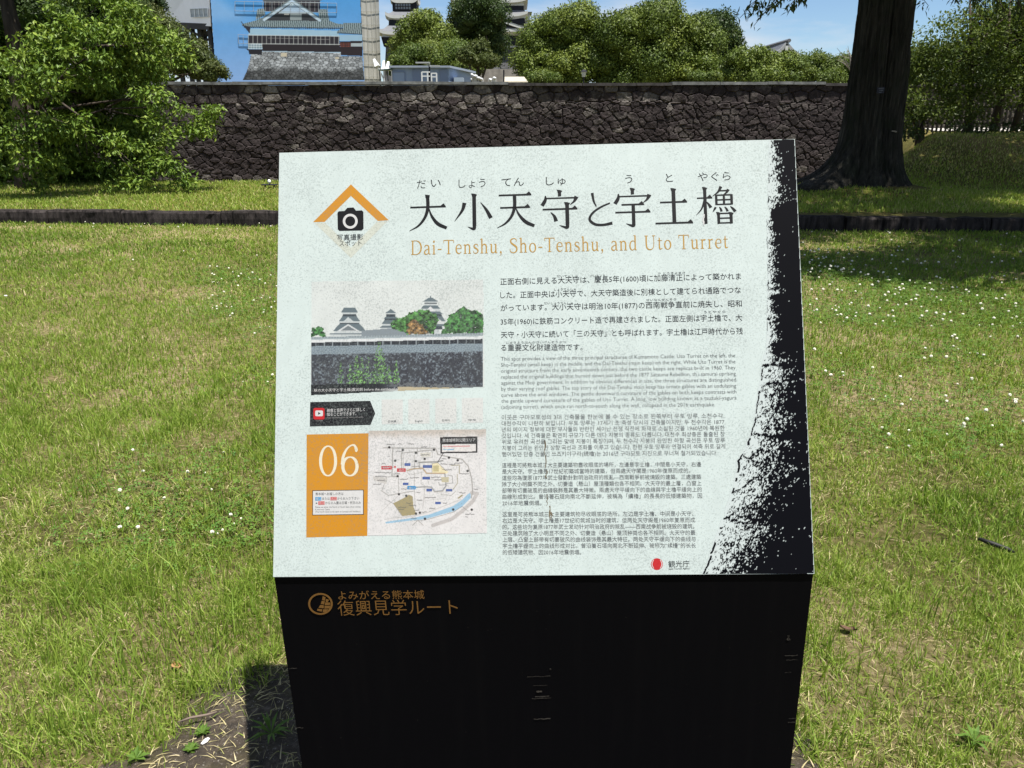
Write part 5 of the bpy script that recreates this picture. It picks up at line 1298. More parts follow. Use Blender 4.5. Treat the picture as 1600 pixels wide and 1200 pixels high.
def side_gable():
    r = [o for o in bpy.data.objects if o.name == 'main_keep'][0]
    k = 128 / F / 1.10; b = MB(); Z = lambda py: at(766, py, 128).z - 2.8
    b.box(((824 - 766) * k, 0, (Z(22) + Z(50)) / 2), (7 * k, 4.2, Z(22) - Z(50))); b.build('side_gable', M_plaster, r)
    t = MB(); t.hexa([((819 - 766) * k, -2.6, Z(22)), ((831 - 766) * k, -2.6, Z(22)), ((831 - 766) * k, 2.6, Z(22)), ((819 - 766) * k, 2.6, Z(22)), ((819 - 766) * k, -.2, Z(20)), ((831 - 766) * k, -.2, Z(20)), ((831 - 766) * k, .2, Z(20)), ((819 - 766) * k, .2, Z(20))]); t.build('side_gable_roof', M_tile, r)
side_gable()

# ------------------------------------------------------------------ small things behind the wall
def gatehouse():
    Y = 100; o = at(1215, 80, Y); zb = 2.85
    r = root('gatehouse', (o.x, Y, zb), 'tiled gable roof of a gatehouse showing above the low trees', 'building')
    L3 = lambda px, py, dy=0: tuple(at(px, py, Y) - Vector((o.x, Y, zb)) + Vector((0, dy, 0)))
    rd = Vector(L3(1229, 65.5)); lf = Vector(L3(1193, 76.5)); le = Vector(L3(1212, 81)); re = Vector(L3(1249, 83.5)); Y2 = Y * float(ray(1229, 65.5)[1] + EYE * 0 ) / float(ray(1191, 77)[1]); bk = at(1191, 77, Y2) - at(1229, 65.5, Y); bk.z = 0
    t = MB()
    for a, b in ((rd, le), (rd, re)):
        mid = a.lerp(b, .5) + Vector((0, 0, -.16)); A2, M2, B2 = a + bk, mid + bk, b + bk
        V = [a, mid, b, A2, M2, B2]; lo = [v + Vector((0, 0, -.28)) for v in V]
        t.add([tuple(v) for v in V + lo], [(0, 1, 4, 3), (1, 2, 5, 4), (6, 9, 10, 7), (7, 10, 11, 8), (0, 6, 7, 1), (1, 7, 8, 2), (2, 8, 11, 5)])
    t.tube([rd + Vector((.2, -.4, .12)), rd + bk + Vector((0, 0, .12))], .22, 6); t.build('roof', M_tile, r)
    bb = MB()
    for e in (le, re): bb.bar(rd + Vector((0, -.12, -.2)), rd.lerp(e, .5) + Vector((0, -.12, -.36)), .16, .35); bb.bar(rd.lerp(e, .5) + Vector((0, -.12, -.36)), e + Vector((0, -.12, -.2)), .16, .35)
    bb.build('gable_board', plain('grey_plaster', (.3, .31, .32), .8), r)
    g = MB(); w = 1.6; g.hexa([(le.x + .4, .3, 0), (re.x - .4, .3, 0), (re.x - 4, 7, 0), (le.x - 3, 7, 0), (le.x + .4, .3, le.z - .1), (re.x - .4, .3, re.z - .1), (re.x - 4, 7, re.z - .1), (le.x - 3, 7, le.z - .1)]); g.add([(le.x + .3, .3, le.z), (re.x - .3, .3, re.z), (rd.x, .3, rd.z - .3)], [(0, 1, 2)]); g.build('wall', M_timber, r)
    MB().box((rd.x, rd.y - .3, rd.z - .75), (.35, .1, .6)).build('gable_ornament', M_plaster, r)
gatehouse()

def hut():
    Y = 46; o = at(660, 120, Y); zb = 2.9
    r = root('site_hut', (o.x, Y, zb), 'blue grey prefabricated site hut on top of the wall', 'hut')
    M1 = plain('blue_grey_panel', (0.22, 0.29, 0.43), .5, .35, .08, 1); M2 = plain('hut_roof', (0.24, 0.28, 0.35), .5, .4); M3 = plain('hut_panel_dark', (0.16, 0.21, 0.33), .5, .35)
    P = lambda px, py, dy=0: at(px, py, Y + dy) - Vector((o.x, Y, zb))
    x0, x1, zt = P(606, 0).x, P(698, 0).x, P(640, 106).z; x2 = P(712, 0).x
    b = MB(); b.hexa([(x0, 0, 0), (x1, 0, 0), (x2 + .6, 3, 0), (x0 + .3, 3, 0), (x0, 0, zt), (x1, 0, zt), (x2 + .6, 3, zt - .12), (x0 + .3, 3, zt)]); b.build('wall', M1, r)
    rf = MB(); rf.hexa([(x0 - .1, -.25, zt), (x1 + .1, -.25, zt), (x2 + .9, 3.2, zt - .12), (x0, 3.2, zt), (x0 - .1, -.25, zt + .1), (x1 + .1, -.25, zt + .1), (x2 + .9, 3.2, zt), (x0, 3.2, zt + .1)]); rf.build('roof', M2, r)
    d = MB(); d.box(((P(608, 0).x + P(627, 0).x) / 2, -.03, zt * .42), (P(627, 0).x - P(608, 0).x, .05, zt * .84)); d.build('door', M1, r)
    dd = MB()
    for px in (627.5, 608): dd.box((P(px, 0).x, -.04, zt * .42), (.03, .07, zt * .84))
    dd.box(((P(608, 0).x + P(627, 0).x) / 2, -.05, zt * .85), (P(627, 0).x - P(608, 0).x, .07, .04)); dd.build('door_frame', M3, r)
    for q0, q1 in ((640, 655), (684, 697)):
        MB().box(((P(q0, 0).x + P(q1, 0).x) / 2, -.025, zt * .47), (P(q1, 0).x - P(q0, 0).x, .05, zt * .94)).build('side_panel', M3, r)
    a = MB(); x3, x4 = P(706, 0).x, P(721, 0).x; a.box(((x3 + x4) / 2, .6, zt * .33), (x4 - x3, .9, zt * .66)); tag(a.build('storage_box', plain('pale_blue_box', (0.26, 0.32, 0.40), .5, .4)), 'pale blue grey storage box at the right end of the site hut', 'box').location = (o.x, Y, zb)
    # white guard rail in front, floodlight mast, green canopy at the left
    rl = MB(); dy = -1.6; M_w = plain('white_paint', (.55, .57, .58), .5, .3)
    R = lambda px, py: at(px, py, Y + dy) - Vector((o.x, Y + dy, zb))
    for px in (659, 668, 674, 682): rl.bar((R(px, 112).x, 0, 0), (R(px, 112).x, 0, R(px, 112.5 if px < 670 else 114.5).z), .07)
    for a_, b_, y_ in ((659, 672, 112.5), (659, 672, 119), (674, 682, 114.5), (674, 682, 120)): rl.bar(R(a_, y_) * 1, R(b_, y_), .06)
    q = rl.build('guard_rail', M_w); q.location = (o.x, Y + dy, zb); tag(q, 'white guard rail standing in front of the site hut', 'railing')
    g = root('floodlight_mast', (P(671, 0).x + o.x, Y - 1.2, zb), 'slim dark mast with two flat lamps in front of the site hut', 'lamp')
    zz = R(671, 101).z; MB().tube([(0, 0, 0), (0, 0, zz)], .05, 6).build('mast', M_timber, g)
    lm = MB(); lm.box((-.35, 0, zz + .12), (.75, .3, .07)).box((.3, 0, zz - .05), (.55, .3, .07)); lm.bar((-.3, 0, zz + .1), (.25, 0, zz - .08), .05); lm.build('lamp_head', plain('grey_lamp', (.3, .32, .33), .5), g)
    cn = root('canopy', (P(596, 0).x + o.x, Y, zb), 'small dark green canopy on posts at the left end of the site hut', 'canopy'); hz = P(596, 110.5).z
    c = MB(); c.hexa([(-.35, -.2, hz), (.45, -.2, hz + .05), (.45, 1.2, hz + .1), (-.35, 1.2, hz + .05), (-.35, -.2, hz + .05), (.45, -.2, hz + .12), (.45, 1.2, hz + .16), (-.35, 1.2, hz + .1)]); c.build('canopy_roof', plain('green_canopy', (.06, .10, .085), .6), cn)
    for i, x in enumerate((-.28, -.05, .15, .38)): MB().bar((x, -.1, 0), (x, -.1, hz), .05).build('post', M_timber if i % 2 == 0 else M_w, cn)
    # white slanted panels by the netting
    for i, (px, py, w, h) in enumerate(((587.5, 90, 6, 12), (597.5, 93.5, 5, 14), (604, 95, 6, 13))):
        t = MB(); Yb = 52; s = Yb / F / 1.08; p = at(px, py, Yb)
        t.hexa([(-w / 2 * s, 0, 0), (w / 2 * s, 0, 0), (w / 2 * s, .9, 0), (-w / 2 * s, .9, 0), (-w / 4 * s, .35, h * s), (w / 4 * s, .35, h * s), (w / 4 * s, .5, h * s), (-w / 4 * s, .5, h * s)])
        t.bar((0, .4, -(p.z - h * s - zb)), (0, .4, 0), .08)
        ob = t.build('white_awning', M_w); ob.location = (p.x, Yb, p.z - h * s); ob.rotation_euler[1] = (-.45, .05, .1)[i]
        tag(ob, ('white slanted awning against the grey netting, leftmost of three', 'white pointed awning in the middle of three beside the keep', 'white pointed awning nearest the left end of the site hut')[i], 'awning', 'white awnings beside the scaffold building')
hut()
def bags():
    Mw = plain('white_sack', (.5, .51, .52), .7, .2, .1, 8); rg = np.random.default_rng(3)
    for i, (px, py, w) in enumerate(((729, 119, 6), (737, 117, 5), (743, 119, 6), (748, 122, 6), (734, 124, 5), (752, 124, 5), (766, 124, 5), (772, 122, 5))):
        Y = 50; s = Y / F / 1.08; p = at(px, py, Y); b = MB()
        for k in range(5): b.ball((rg.normal(0, .3) * w * s * .5, rg.normal(0, .2) * w * s, rg.normal(0, .18) * w * s * .5), (w * s * .5, w * s * .45, w * s * .32), 7, 5)
        b.bar((0, .2, -(p.z - 2.95)), (0, .2, 0), .25)
        ob = b.build('white_sack', Mw); ob.location = p
        tag(ob, 'crumpled white sack in the heap right of the site hut' if i < 6 else 'crumpled white sack apart from the heap, nearer the beige roof', 'sack', 'white sacks heaped near the site hut' if i < 6 else 'white sacks nearer the beige roof')
    r = root('beige_shed', tuple(at(806, 124, 52).xy) + (2.9,), 'low shed with a plain beige roof behind the wall', 'shed')
    s = 52 / F / 1.08; zt = at(806, 118, 52).z - 2.9; zf = at(806, 129, 52).z - 2.9
    t = MB(); t.hexa([(-18 * s, 0, zf), (19 * s, 0, zf), (14 * s, 2.6, zt), (-18 * s, 2.6, zt), (-18 * s, 0, zf + .06), (19 * s, 0, zf + .06), (14 * s, 2.6, zt + .06), (-18 * s, 2.6, zt + .06)]); t.build('roof', plain('beige_roofing', (.36, .33, .26), .7, .2, .1, 2), r)
    MB().box((0, 1.4, zf * .5 - .02), (30 * s, 2.2, zf)).build('wall', M_timber, r); MB().bar((-19 * s, .3, 0), (-19 * s, .3, zt + .35), .09).build('post', M_timber, r)
    lp = root('lamp_post', tuple(at(912, 120, 47).xy) + (2.9,), 'small lantern lamp post in front of the round camphor trees', 'lamp post'); zt = at(912, 112, 47).z - 2.9
    MB().tube([(0, 0, 0), (0, 0, zt - .28)], .045, 8).build('post', M_timber, lp)
    MB().tube([(0, 0, zt - .28), (0, 0, zt - .02)], [.09, .15], 6).build('lantern', plain('lantern_glass', (.4, .42, .42), .3, .5), lp)
    MB().tube([(0, 0, zt - .02), (0, 0, zt + .03), (0, 0, zt + .13)], [.2, .17, .02], 6).build('lantern_cap', M_timber, lp)
    # stone terrace at the foot of the main keep
    tr = MB(); a, b = at(752, 108, 90), at(830, 128, 90); tr.box(((a.x + b.x) / 2, 91.5, (2.9 + a.z) / 2), (b.x - a.x + 4, 3, a.z - 2.9)); tag(tr.build('terrace_wall', plain('pale_terrace_stone', (.26, .24, .22), .9, .2, .4, 1.0, bmp=.8)), 'pale low stone terrace wall at the foot of the tall keep', 'wall')
bags()
# ------------------------------------------------------------------ trees
def unit(v): return v / (np.linalg.norm(v, axis=-1, keepdims=True) + 1e-9)

def leaf_quads(P, Nn, Lf, Wf, droop, r, spread=0.9):
    """kite shaped leaves at P, roughly facing Nn"""
    N = len(P)
    D = unit(r.normal(0, 1, (N, 3)) * spread + Nn * 0.45 + np.array([0, 0, -droop]))
    nrm = unit(Nn * 0.6 + np.array([0, 0, 0.75]) + r.normal(0, 0.45, (N, 3)))
    nrm = unit(nrm - D * np.sum(nrm * D, 1, keepdims=True))
    Sd = np.cross(D, nrm)
    L = (Lf * r.uniform(0.65, 1.3, N))[:, None]; Wd = (Wf * r.uniform(0.7, 1.25, N))[:, None]
    m = P + D * L * 0.45
    return np.stack([P, m + Sd * Wd / 2 + nrm * Wd * 0.12, P + D * L - nrm * L * 0.10, m - Sd * Wd / 2 + nrm * Wd * 0.12], 1)

def clump_leaves(cl, per, Lf, Wf, droop, r, shell=0.55, under=0.35, spread=0.9, tvar=0.16):
    """cl: (n,6) centres and radii; per: leaves per unit surface"""
    Q, T = [], []
    for c in cl:
        n = max(12, int(per * (c[3] * c[4] + c[4] * c[5] + c[3] * c[5]) / 3))
        u = unit(r.normal(0, 1, (n, 3)))
        u = u[(u[:, 2] > -0.25) | (r.random(n) < under)]
        rad = 1 - shell * r.random(len(u)) ** 1.7
        P = c[:3] + u * c[3:6] * rad[:, None]
        Q.append(leaf_quads(P, unit(u / c[3:6]), Lf, Wf, droop, r, spread))
        T.append(np.clip(r.normal(0.5 + r.normal(0, 0.10), tvar, len(u)), 0, 1))
    return np.concatenate(Q), np.concatenate(T)

def boss_leaves(cl, leaf, per, r):
    """tight leafy bosses: every leaf lies along the boss's own rounded surface"""
    Q, T = [], []
    for c in cl:
        rm = float(np.mean(c[3:6])); n = int(per * (rm / leaf) ** 2 * 1.05)
        u = unit(r.normal(0, 1, (n, 3))); u = u[(u[:, 2] > -.55) & (u[:, 1] < .75)]; N = len(u)
        P = c[:3] + u * c[3:6] * (1 + .13 * r.normal(0, 1, N))[:, None]
        D = unit(r.normal(0, 1, (N, 3)) + u * .35); nm = unit(u + r.normal(0, .20, (N, 3)) + np.array([0, 0, .1])); nm = unit(nm - D * np.sum(nm * D, 1, keepdims=True)); Sd = np.cross(D, nm)
        L = (leaf * r.uniform(.6, 1.2, N))[:, None]; m = P + D * L * .45; w = L * .33
        Q.append(np.stack([P, m + Sd * w, P + D * L - nm * L * .12, m - Sd * w], 1)); T.append(np.clip(r.normal(.5 + r.normal(0, .17), .12, N), 0, 1))
    return np.concatenate(Q), np.concatenate(T)

def crown_mesh(name, Q, T, mat, parent):
    N = len(Q)
    return mesh_np(name, Q, np.arange(N * 4), np.full(N, 4), mat, parent, {'tint': np.repeat(T, 4)})

def bark(name, c, scale=5, stretch=(3, 3, .5), bmp=0.9, rough=.9):
    return plain(name, c, rough, .15, .5, scale, bmp=bmp, stretch=stretch)
M_bark = bark('brown_grey_bark', (0.055, 0.045, 0.036), 4)

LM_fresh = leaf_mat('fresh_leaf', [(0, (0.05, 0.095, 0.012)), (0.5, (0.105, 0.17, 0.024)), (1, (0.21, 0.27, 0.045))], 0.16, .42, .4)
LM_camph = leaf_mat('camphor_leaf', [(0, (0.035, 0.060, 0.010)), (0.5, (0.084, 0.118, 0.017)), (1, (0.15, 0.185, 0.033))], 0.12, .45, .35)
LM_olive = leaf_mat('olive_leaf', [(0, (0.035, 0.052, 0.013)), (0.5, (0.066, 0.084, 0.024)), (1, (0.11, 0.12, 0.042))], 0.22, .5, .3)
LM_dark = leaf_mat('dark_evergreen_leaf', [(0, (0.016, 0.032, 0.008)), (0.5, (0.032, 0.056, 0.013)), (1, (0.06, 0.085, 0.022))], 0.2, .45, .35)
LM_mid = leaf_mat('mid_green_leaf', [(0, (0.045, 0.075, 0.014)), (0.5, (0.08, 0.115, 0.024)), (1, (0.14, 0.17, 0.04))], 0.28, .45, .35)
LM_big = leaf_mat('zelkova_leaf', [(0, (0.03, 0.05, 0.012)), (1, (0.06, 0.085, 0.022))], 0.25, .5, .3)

def simple_trunk(parent, base, tops, r0, mat, seed=0, name='trunk'):
    """trunk forking into limbs that run into the crown; points local to parent"""
    rg = np.random.default_rng(seed); b = MB(); base = np.array(base, float)
    tops = [np.array(t, float) for t in tops]; fork = base + (np.mean(tops, 0) - base) * 0.38
    b.tube([base - np.array([0, 0, .3]), base + (fork - base) * .15, base + (fork - base) * .55, fork], [r0 * 1.45, r0 * 1.05, r0 * .85, r0 * .75], 9)
    for t in tops:
        m = fork + (t - fork) * .5 + rg.normal(0, .08, 3) * np.linalg.norm(t - fork)
        b.tube([fork - (fork - base) * .05, m, t], [r0 * .55, r0 * .32, r0 * .07], 6)
        for k in range(3):
            s = rg.uniform(.35, .9); p = fork + (t - fork) * s if s > .5 else m
            b.tube([p, p + rg.normal(0, .22, 3) * np.linalg.norm(t - fork)], [r0 * .18, r0 * .03], 5)
    return b.build(name, mat, parent, True)

# -------- round camphor trees and others on the castle grounds, behind the wall
def far_tree(name, label, blobs, Y, mat, seed, leaf=0.34, per=42, sub=1.0, group=None, nsub=60, zb=2.9, trunk_px=None, depth=.8, spread=.9):
    """blobs: (px, py, rx px, ry px) on the photograph; each is broken up into leafy bosses"""
    r = np.random.default_rng(seed); k = Y / F / 1.085
    cx = np.mean([b[0] for b in blobs]); o = at(trunk_px or cx, 120, Y)
    t = root(name, (o.x, Y, zb), label, 'tree', group)
    off = np.array([o.x, Y, zb]); CL = []; core = MB(); tops = []
    for (px, py, rx, ry) in blobs:
        yo = r.uniform(-1.2, 1.2)
        c = np.array(at(px, py, Y)) - off + np.array([0, yo, 0]); R = np.array([rx * k, rx * k * depth, ry * k])
        core.ball(tuple(c), tuple(R * .60), 12, 8); tops.append(c + np.array([0, 0, R[2] * .3]))
        nb = int(np.clip(nsub * (R[0] * R[2]) / (sub * 2.2) ** 2 / 8.0, 12, 80))
        rb = math.sqrt(R[0] * R[2] * 6.0 / nb)
        for i in range(nb):
            zz = 1 - 2 * (i + .5) / nb; an = i * 2.39996 + r.uniform(-.25, .25); q = math.sqrt(max(0, 1 - zz * zz)); u = np.array([q * math.cos(an), q * math.sin(an), zz])
            if u[1] > .6: continue
            s = rb * r.uniform(.5, .98)
            CL.append(np.r_[c + u * np.maximum(R - s * r.uniform(.5, .8), .1), s, s, s * .86])
    CL = np.array(CL)
    Q, T = boss_leaves(CL, leaf * .66, per, r)
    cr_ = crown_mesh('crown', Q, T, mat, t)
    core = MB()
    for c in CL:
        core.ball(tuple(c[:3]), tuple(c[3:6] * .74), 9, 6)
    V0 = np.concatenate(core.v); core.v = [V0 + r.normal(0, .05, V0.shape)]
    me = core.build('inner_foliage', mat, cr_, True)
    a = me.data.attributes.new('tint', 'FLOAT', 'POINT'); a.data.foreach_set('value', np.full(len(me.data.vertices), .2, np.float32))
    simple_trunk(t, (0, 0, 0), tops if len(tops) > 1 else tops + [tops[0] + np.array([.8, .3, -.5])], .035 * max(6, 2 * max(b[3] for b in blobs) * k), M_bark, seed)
    return t

far_tree('camphor_tree', 'round olive green camphor tree beside the smaller keep, above the site hut', [(664, 52, 40, 34), (640, 78, 30, 30), (686, 74, 34, 30)], 84, LM_camph, 1, .34)
far_tree('broadleaf_tree', 'low mid green tree directly behind the roof of the site hut', [(660, 96, 42, 24), (708, 92, 40, 26), (626, 106, 18, 18), (730, 108, 26, 16)], 66, LM_mid, 2, .28)
far_tree('evergreen_tree', 'tall dark evergreen tree hiding the left half of the tall keep', [(748, 26, 40, 36), (758, 66, 34, 40), (726, 40, 24, 32)], 98, LM_dark, 3, .4)
far_tree('small_tree', 'small spreading tree right of the site hut, in front of the dark evergreen', [(745, 78, 20, 16), (755, 96, 24, 10), (728, 88, 14, 12)], 60, LM_olive, 4, .24, trunk_px=754)
far_tree('camphor_tree', 'leftmost large billowing bright green camphor tree, just right of the tall keep', [(858, 66, 46, 44), (900, 50, 48, 42), (842, 100, 38, 28), (895, 100, 54, 32), (865, 126, 52, 22)], 72, LM_camph, 5, .30)
far_tree('camphor_tree', 'largest billowing camphor tree, in the middle of the row, touching the top edge', [(975, 60, 46, 40), (1030, 44, 52, 44), (960, 98, 50, 34), (1025, 94, 54, 38), (1085, 70, 42, 44), (1085, 110, 46, 28), (1010, 126, 80, 22)], 70, LM_camph, 6, .30)
far_tree('evergreen_tree', 'darker rounded tree at the right shoulder of the largest camphor tree', [(1118, 56, 34, 34), (1138, 76, 20, 30), (1110, 96, 34, 26)], 80, LM_dark, 7, .36)
far_tree('camphor_tree', 'low bright green camphor tree in front of the gatehouse roof', [(1172, 98, 38, 24), (1215, 104, 38, 20), (1146, 112, 30, 22), (1190, 124, 50, 16)], 64, LM_camph, 8, .28)
far_tree('camphor_tree', 'low camphor tree between the gatehouse roof and the big trunk', [(1268, 104, 40, 22), (1312, 106, 34, 20), (1240, 114, 30, 16), (1290, 124, 54, 14), (1350, 112, 34, 18)], 68, LM_mid, 9, .28)
far_tree('olive_tree', 'grey green tree sloping down in front of the scaffold building', [(212, 44, 46, 30), (250, 66, 48, 32), (292, 92, 40, 28), (228, 100, 50, 32), (330, 112, 30, 16)], 58, LM_olive, 10, .24, depth=.6, sub=1.0)
far_tree('evergreen_tree', 'dark evergreen tree behind the leafy tree, in the top left corner', [(20, -30, 90, 60), (110, -40, 90, 60), (60, 60, 110, 60), (150, 20, 70, 40)], 44, LM_dark, 11, .22, zb=-2.0, depth=.6)
far_tree('evergreen_tree', 'dark tree peeping out between the leafy tree and the metal sheeting', [(215, -10, 34, 30), (232, 8, 20, 20), (180, 10, 40, 34)], 62, LM_dark, 12, .26)
far_tree('low_shrub', 'dark low shrubs along the wall top in front of the largest camphor trees', [(838, 124, 22, 8), (880, 124, 22, 7), (1060, 124, 20, 8), (1110, 122, 24, 9), (970, 125, 26, 6)], 52, LM_mid, 13, .16, nsub=16) if False else None
for (px, py, rx, ry, lab, sd) in ((850, 122, 22, 10, 'low dark shrub on the wall top right of the beige shed', 21), (1100, 121, 26, 8, 'low shrub on the wall top under the darker rounded tree', 22)):
    far_tree('shrub', lab, [(px, py, rx, ry), (px + 14, py + 2, rx * .7, ry * .8)], 50, LM_mid, sd, .18, nsub=22)
def bare_tree():
    o = at(1330, 125, 60); t = root('bare_tree', (o.x, 60, 2.9), 'thin bare branched tree left of the big trunk', 'tree'); b = MB(); rg = np.random.default_rng(4); k = 60 / F / 1.08
    b.tube([(0, 0, 0), (-.1, 0, 2.0), (-.3, 0, 3.0)], [.09, .06, .04], 6)
    for i in range(16):
        z = rg.uniform(1.6, 3.0); e = (rg.uniform(-2.0, .9), rg.uniform(-.8, .8), z + rg.uniform(.2, 1.5)); b.tube([(-.15, 0, z), (e[0] * .5 - .1, e[1] * .4, z + (e[2] - z) * .65), e], [.035, .024, .01], 5)
    b.build('branches', plain('pale_twig', (.2, .18, .16), .8), t)
bare_tree()

# -------- leafy tree at the left, in front of the wall
def left_tree():
    r = np.random.default_rng(31); Y0 = 15.6
    o = at(20, 296, Y0); t = root('leafy_tree', (o.x, Y0, 0.22), 'bright green leafy tree with layered drooping branches, left in front of the stone wall', 'tree')
    off = np.array([o.x, Y0, .22])
    sp = []   # px, py, rx, ry, depth offset
    for q in ((150, 12, 75, 26, .3), (205, 22, 42, 20, -.2), (120, 50, 60, 26, -.6), (175, 52, 40, 20, -.4), (60, 75, 55, 22, -1.0), (20, 100, 55, 24, -1.3), (100, 92, 45, 20, -1.0), (60, 118, 50, 20, -1.6), (145, 82, 34, 16, -.8), (25, 140, 44, 18, -1.5), (85, 140, 26, 12, -1.6),
              (235, 62, 34, 18, .2), (265, 72, 28, 16, .2), (290, 92, 24, 14, .4), (225, 92, 36, 16, 0), (255, 108, 34, 14, .1), (180, 105, 34, 15, -.4), (140, 122, 36, 14, -.8), (205, 125, 28, 10, -.1),
              (245, 155, 34, 13, -.3), (275, 166, 22, 10, -.3), (225, 142, 20, 10, -.2), (300, 192, 34, 15, -.1), (335, 184, 22, 11, 0), (325, 172, 14, 7, 0), (285, 206, 30, 12, -.2), (318, 206, 22, 8, 0), (258, 190, 26, 14, -.4),
              (95, 196, 42, 16, -1.4), (125, 190, 26, 12, -1.2), (55, 205, 44, 18, -1.5), (40, 185, 30, 12, -1.2), (100, 216, 34, 14, -1.3), (20, 235, 40, 16, -1.6), (65, 245, 36, 14, -1.4), (90, 262, 26, 12, -1.2), (20, 262, 34, 14, -1.2), (45, 285, 40, 12, -1.0),
              (195, 226, 32, 12, -.8), (170, 215, 18, 8, -.7), (180, 256, 30, 9, -.6), (250, 255, 30, 16, -.6), (268, 262, 20, 12, -.5), (190, 288, 36, 12, -.9), (225, 284, 24, 10, -.8), (290, 288, 22, 10, -.6), (160, 292, 30, 9, -.8)):
        sp.append(q)
    for k in range(230):   # shaded inner and rear sprays
        sp.append((r.uniform(-60, 235), r.uniform(30, 292), r.uniform(26, 44), r.uniform(14, 22), r.uniform(1.3, 2.9)))
    for k in range(34):   # the part of the crown outside the picture
        sp.append((r.uniform(-420, -10), r.uniform(-260, 280), r.uniform(50, 80), r.uniform(24, 36), r.uniform(-1.4, 2.4)))
    for k in range(52): sp.append((r.uniform(-100, 200), r.uniform(-240, -25), r.uniform(50, 80), r.uniform(26, 36), r.uniform(.2, 2.6)))
    CL = []; tops = []
    for (px, py, rx, ry, dy) in sp:
        Y = Y0 + dy; k = Y / F / 1.05; c = np.array(at(px, py, Y)) - off
        tops.append(c)
        n = max(2, int(rx * ry / 95))
        for i in range(n):
            a = r.uniform(-1, 1, 3); a = a / max(1, np.linalg.norm(a))
            CL.append(np.r_[c + a * np.array([rx * k * .8, rx * k * .7, ry * k * .75]), np.array([1.1, 1.1, .6]) * r.uniform(.15, .28) * (1.25 if px < -10 or py < -20 else 1.0)])
    CL = np.array(CL)
    Q, T = clump_leaves(CL, 1500, .105, .046, .55, r, .9, .6, 0.8, .2)
    k = Q[:, :, 2].min(1) > -0.02
    crown_mesh('crown', Q[k], T[k], LM_fresh, t)
    b = MB(); base = np.array([0, .6, 0.0]); fk = base + np.array([.1, 0, 1.2])
    b.tube([base - [0, 0, .3], base + [0, 0, .4], fk, fk + [.1, .1, 1.5], fk + [0, .2, 3.4]], [.34, .26, .22, .17, .06], 10)
    for c in tops[:50:4] + tops[92:140:12]:
        s = r.uniform(.0, 1.0); p = fk + np.array([.05, .1, 1.6]) * s - np.array([0, 0, .35])
        m = p + (c - p) * .55 + np.array([0, 0, .22]); b.tube([p, m, c], [.03, .018, .006], 6)
        for q in range(2): b.tube([m, m + (c - m) * .6 + r.normal(0, .25, 3)], [.02, .006], 4)
    b.build('trunk', M_bark, t, True)
left_tree()

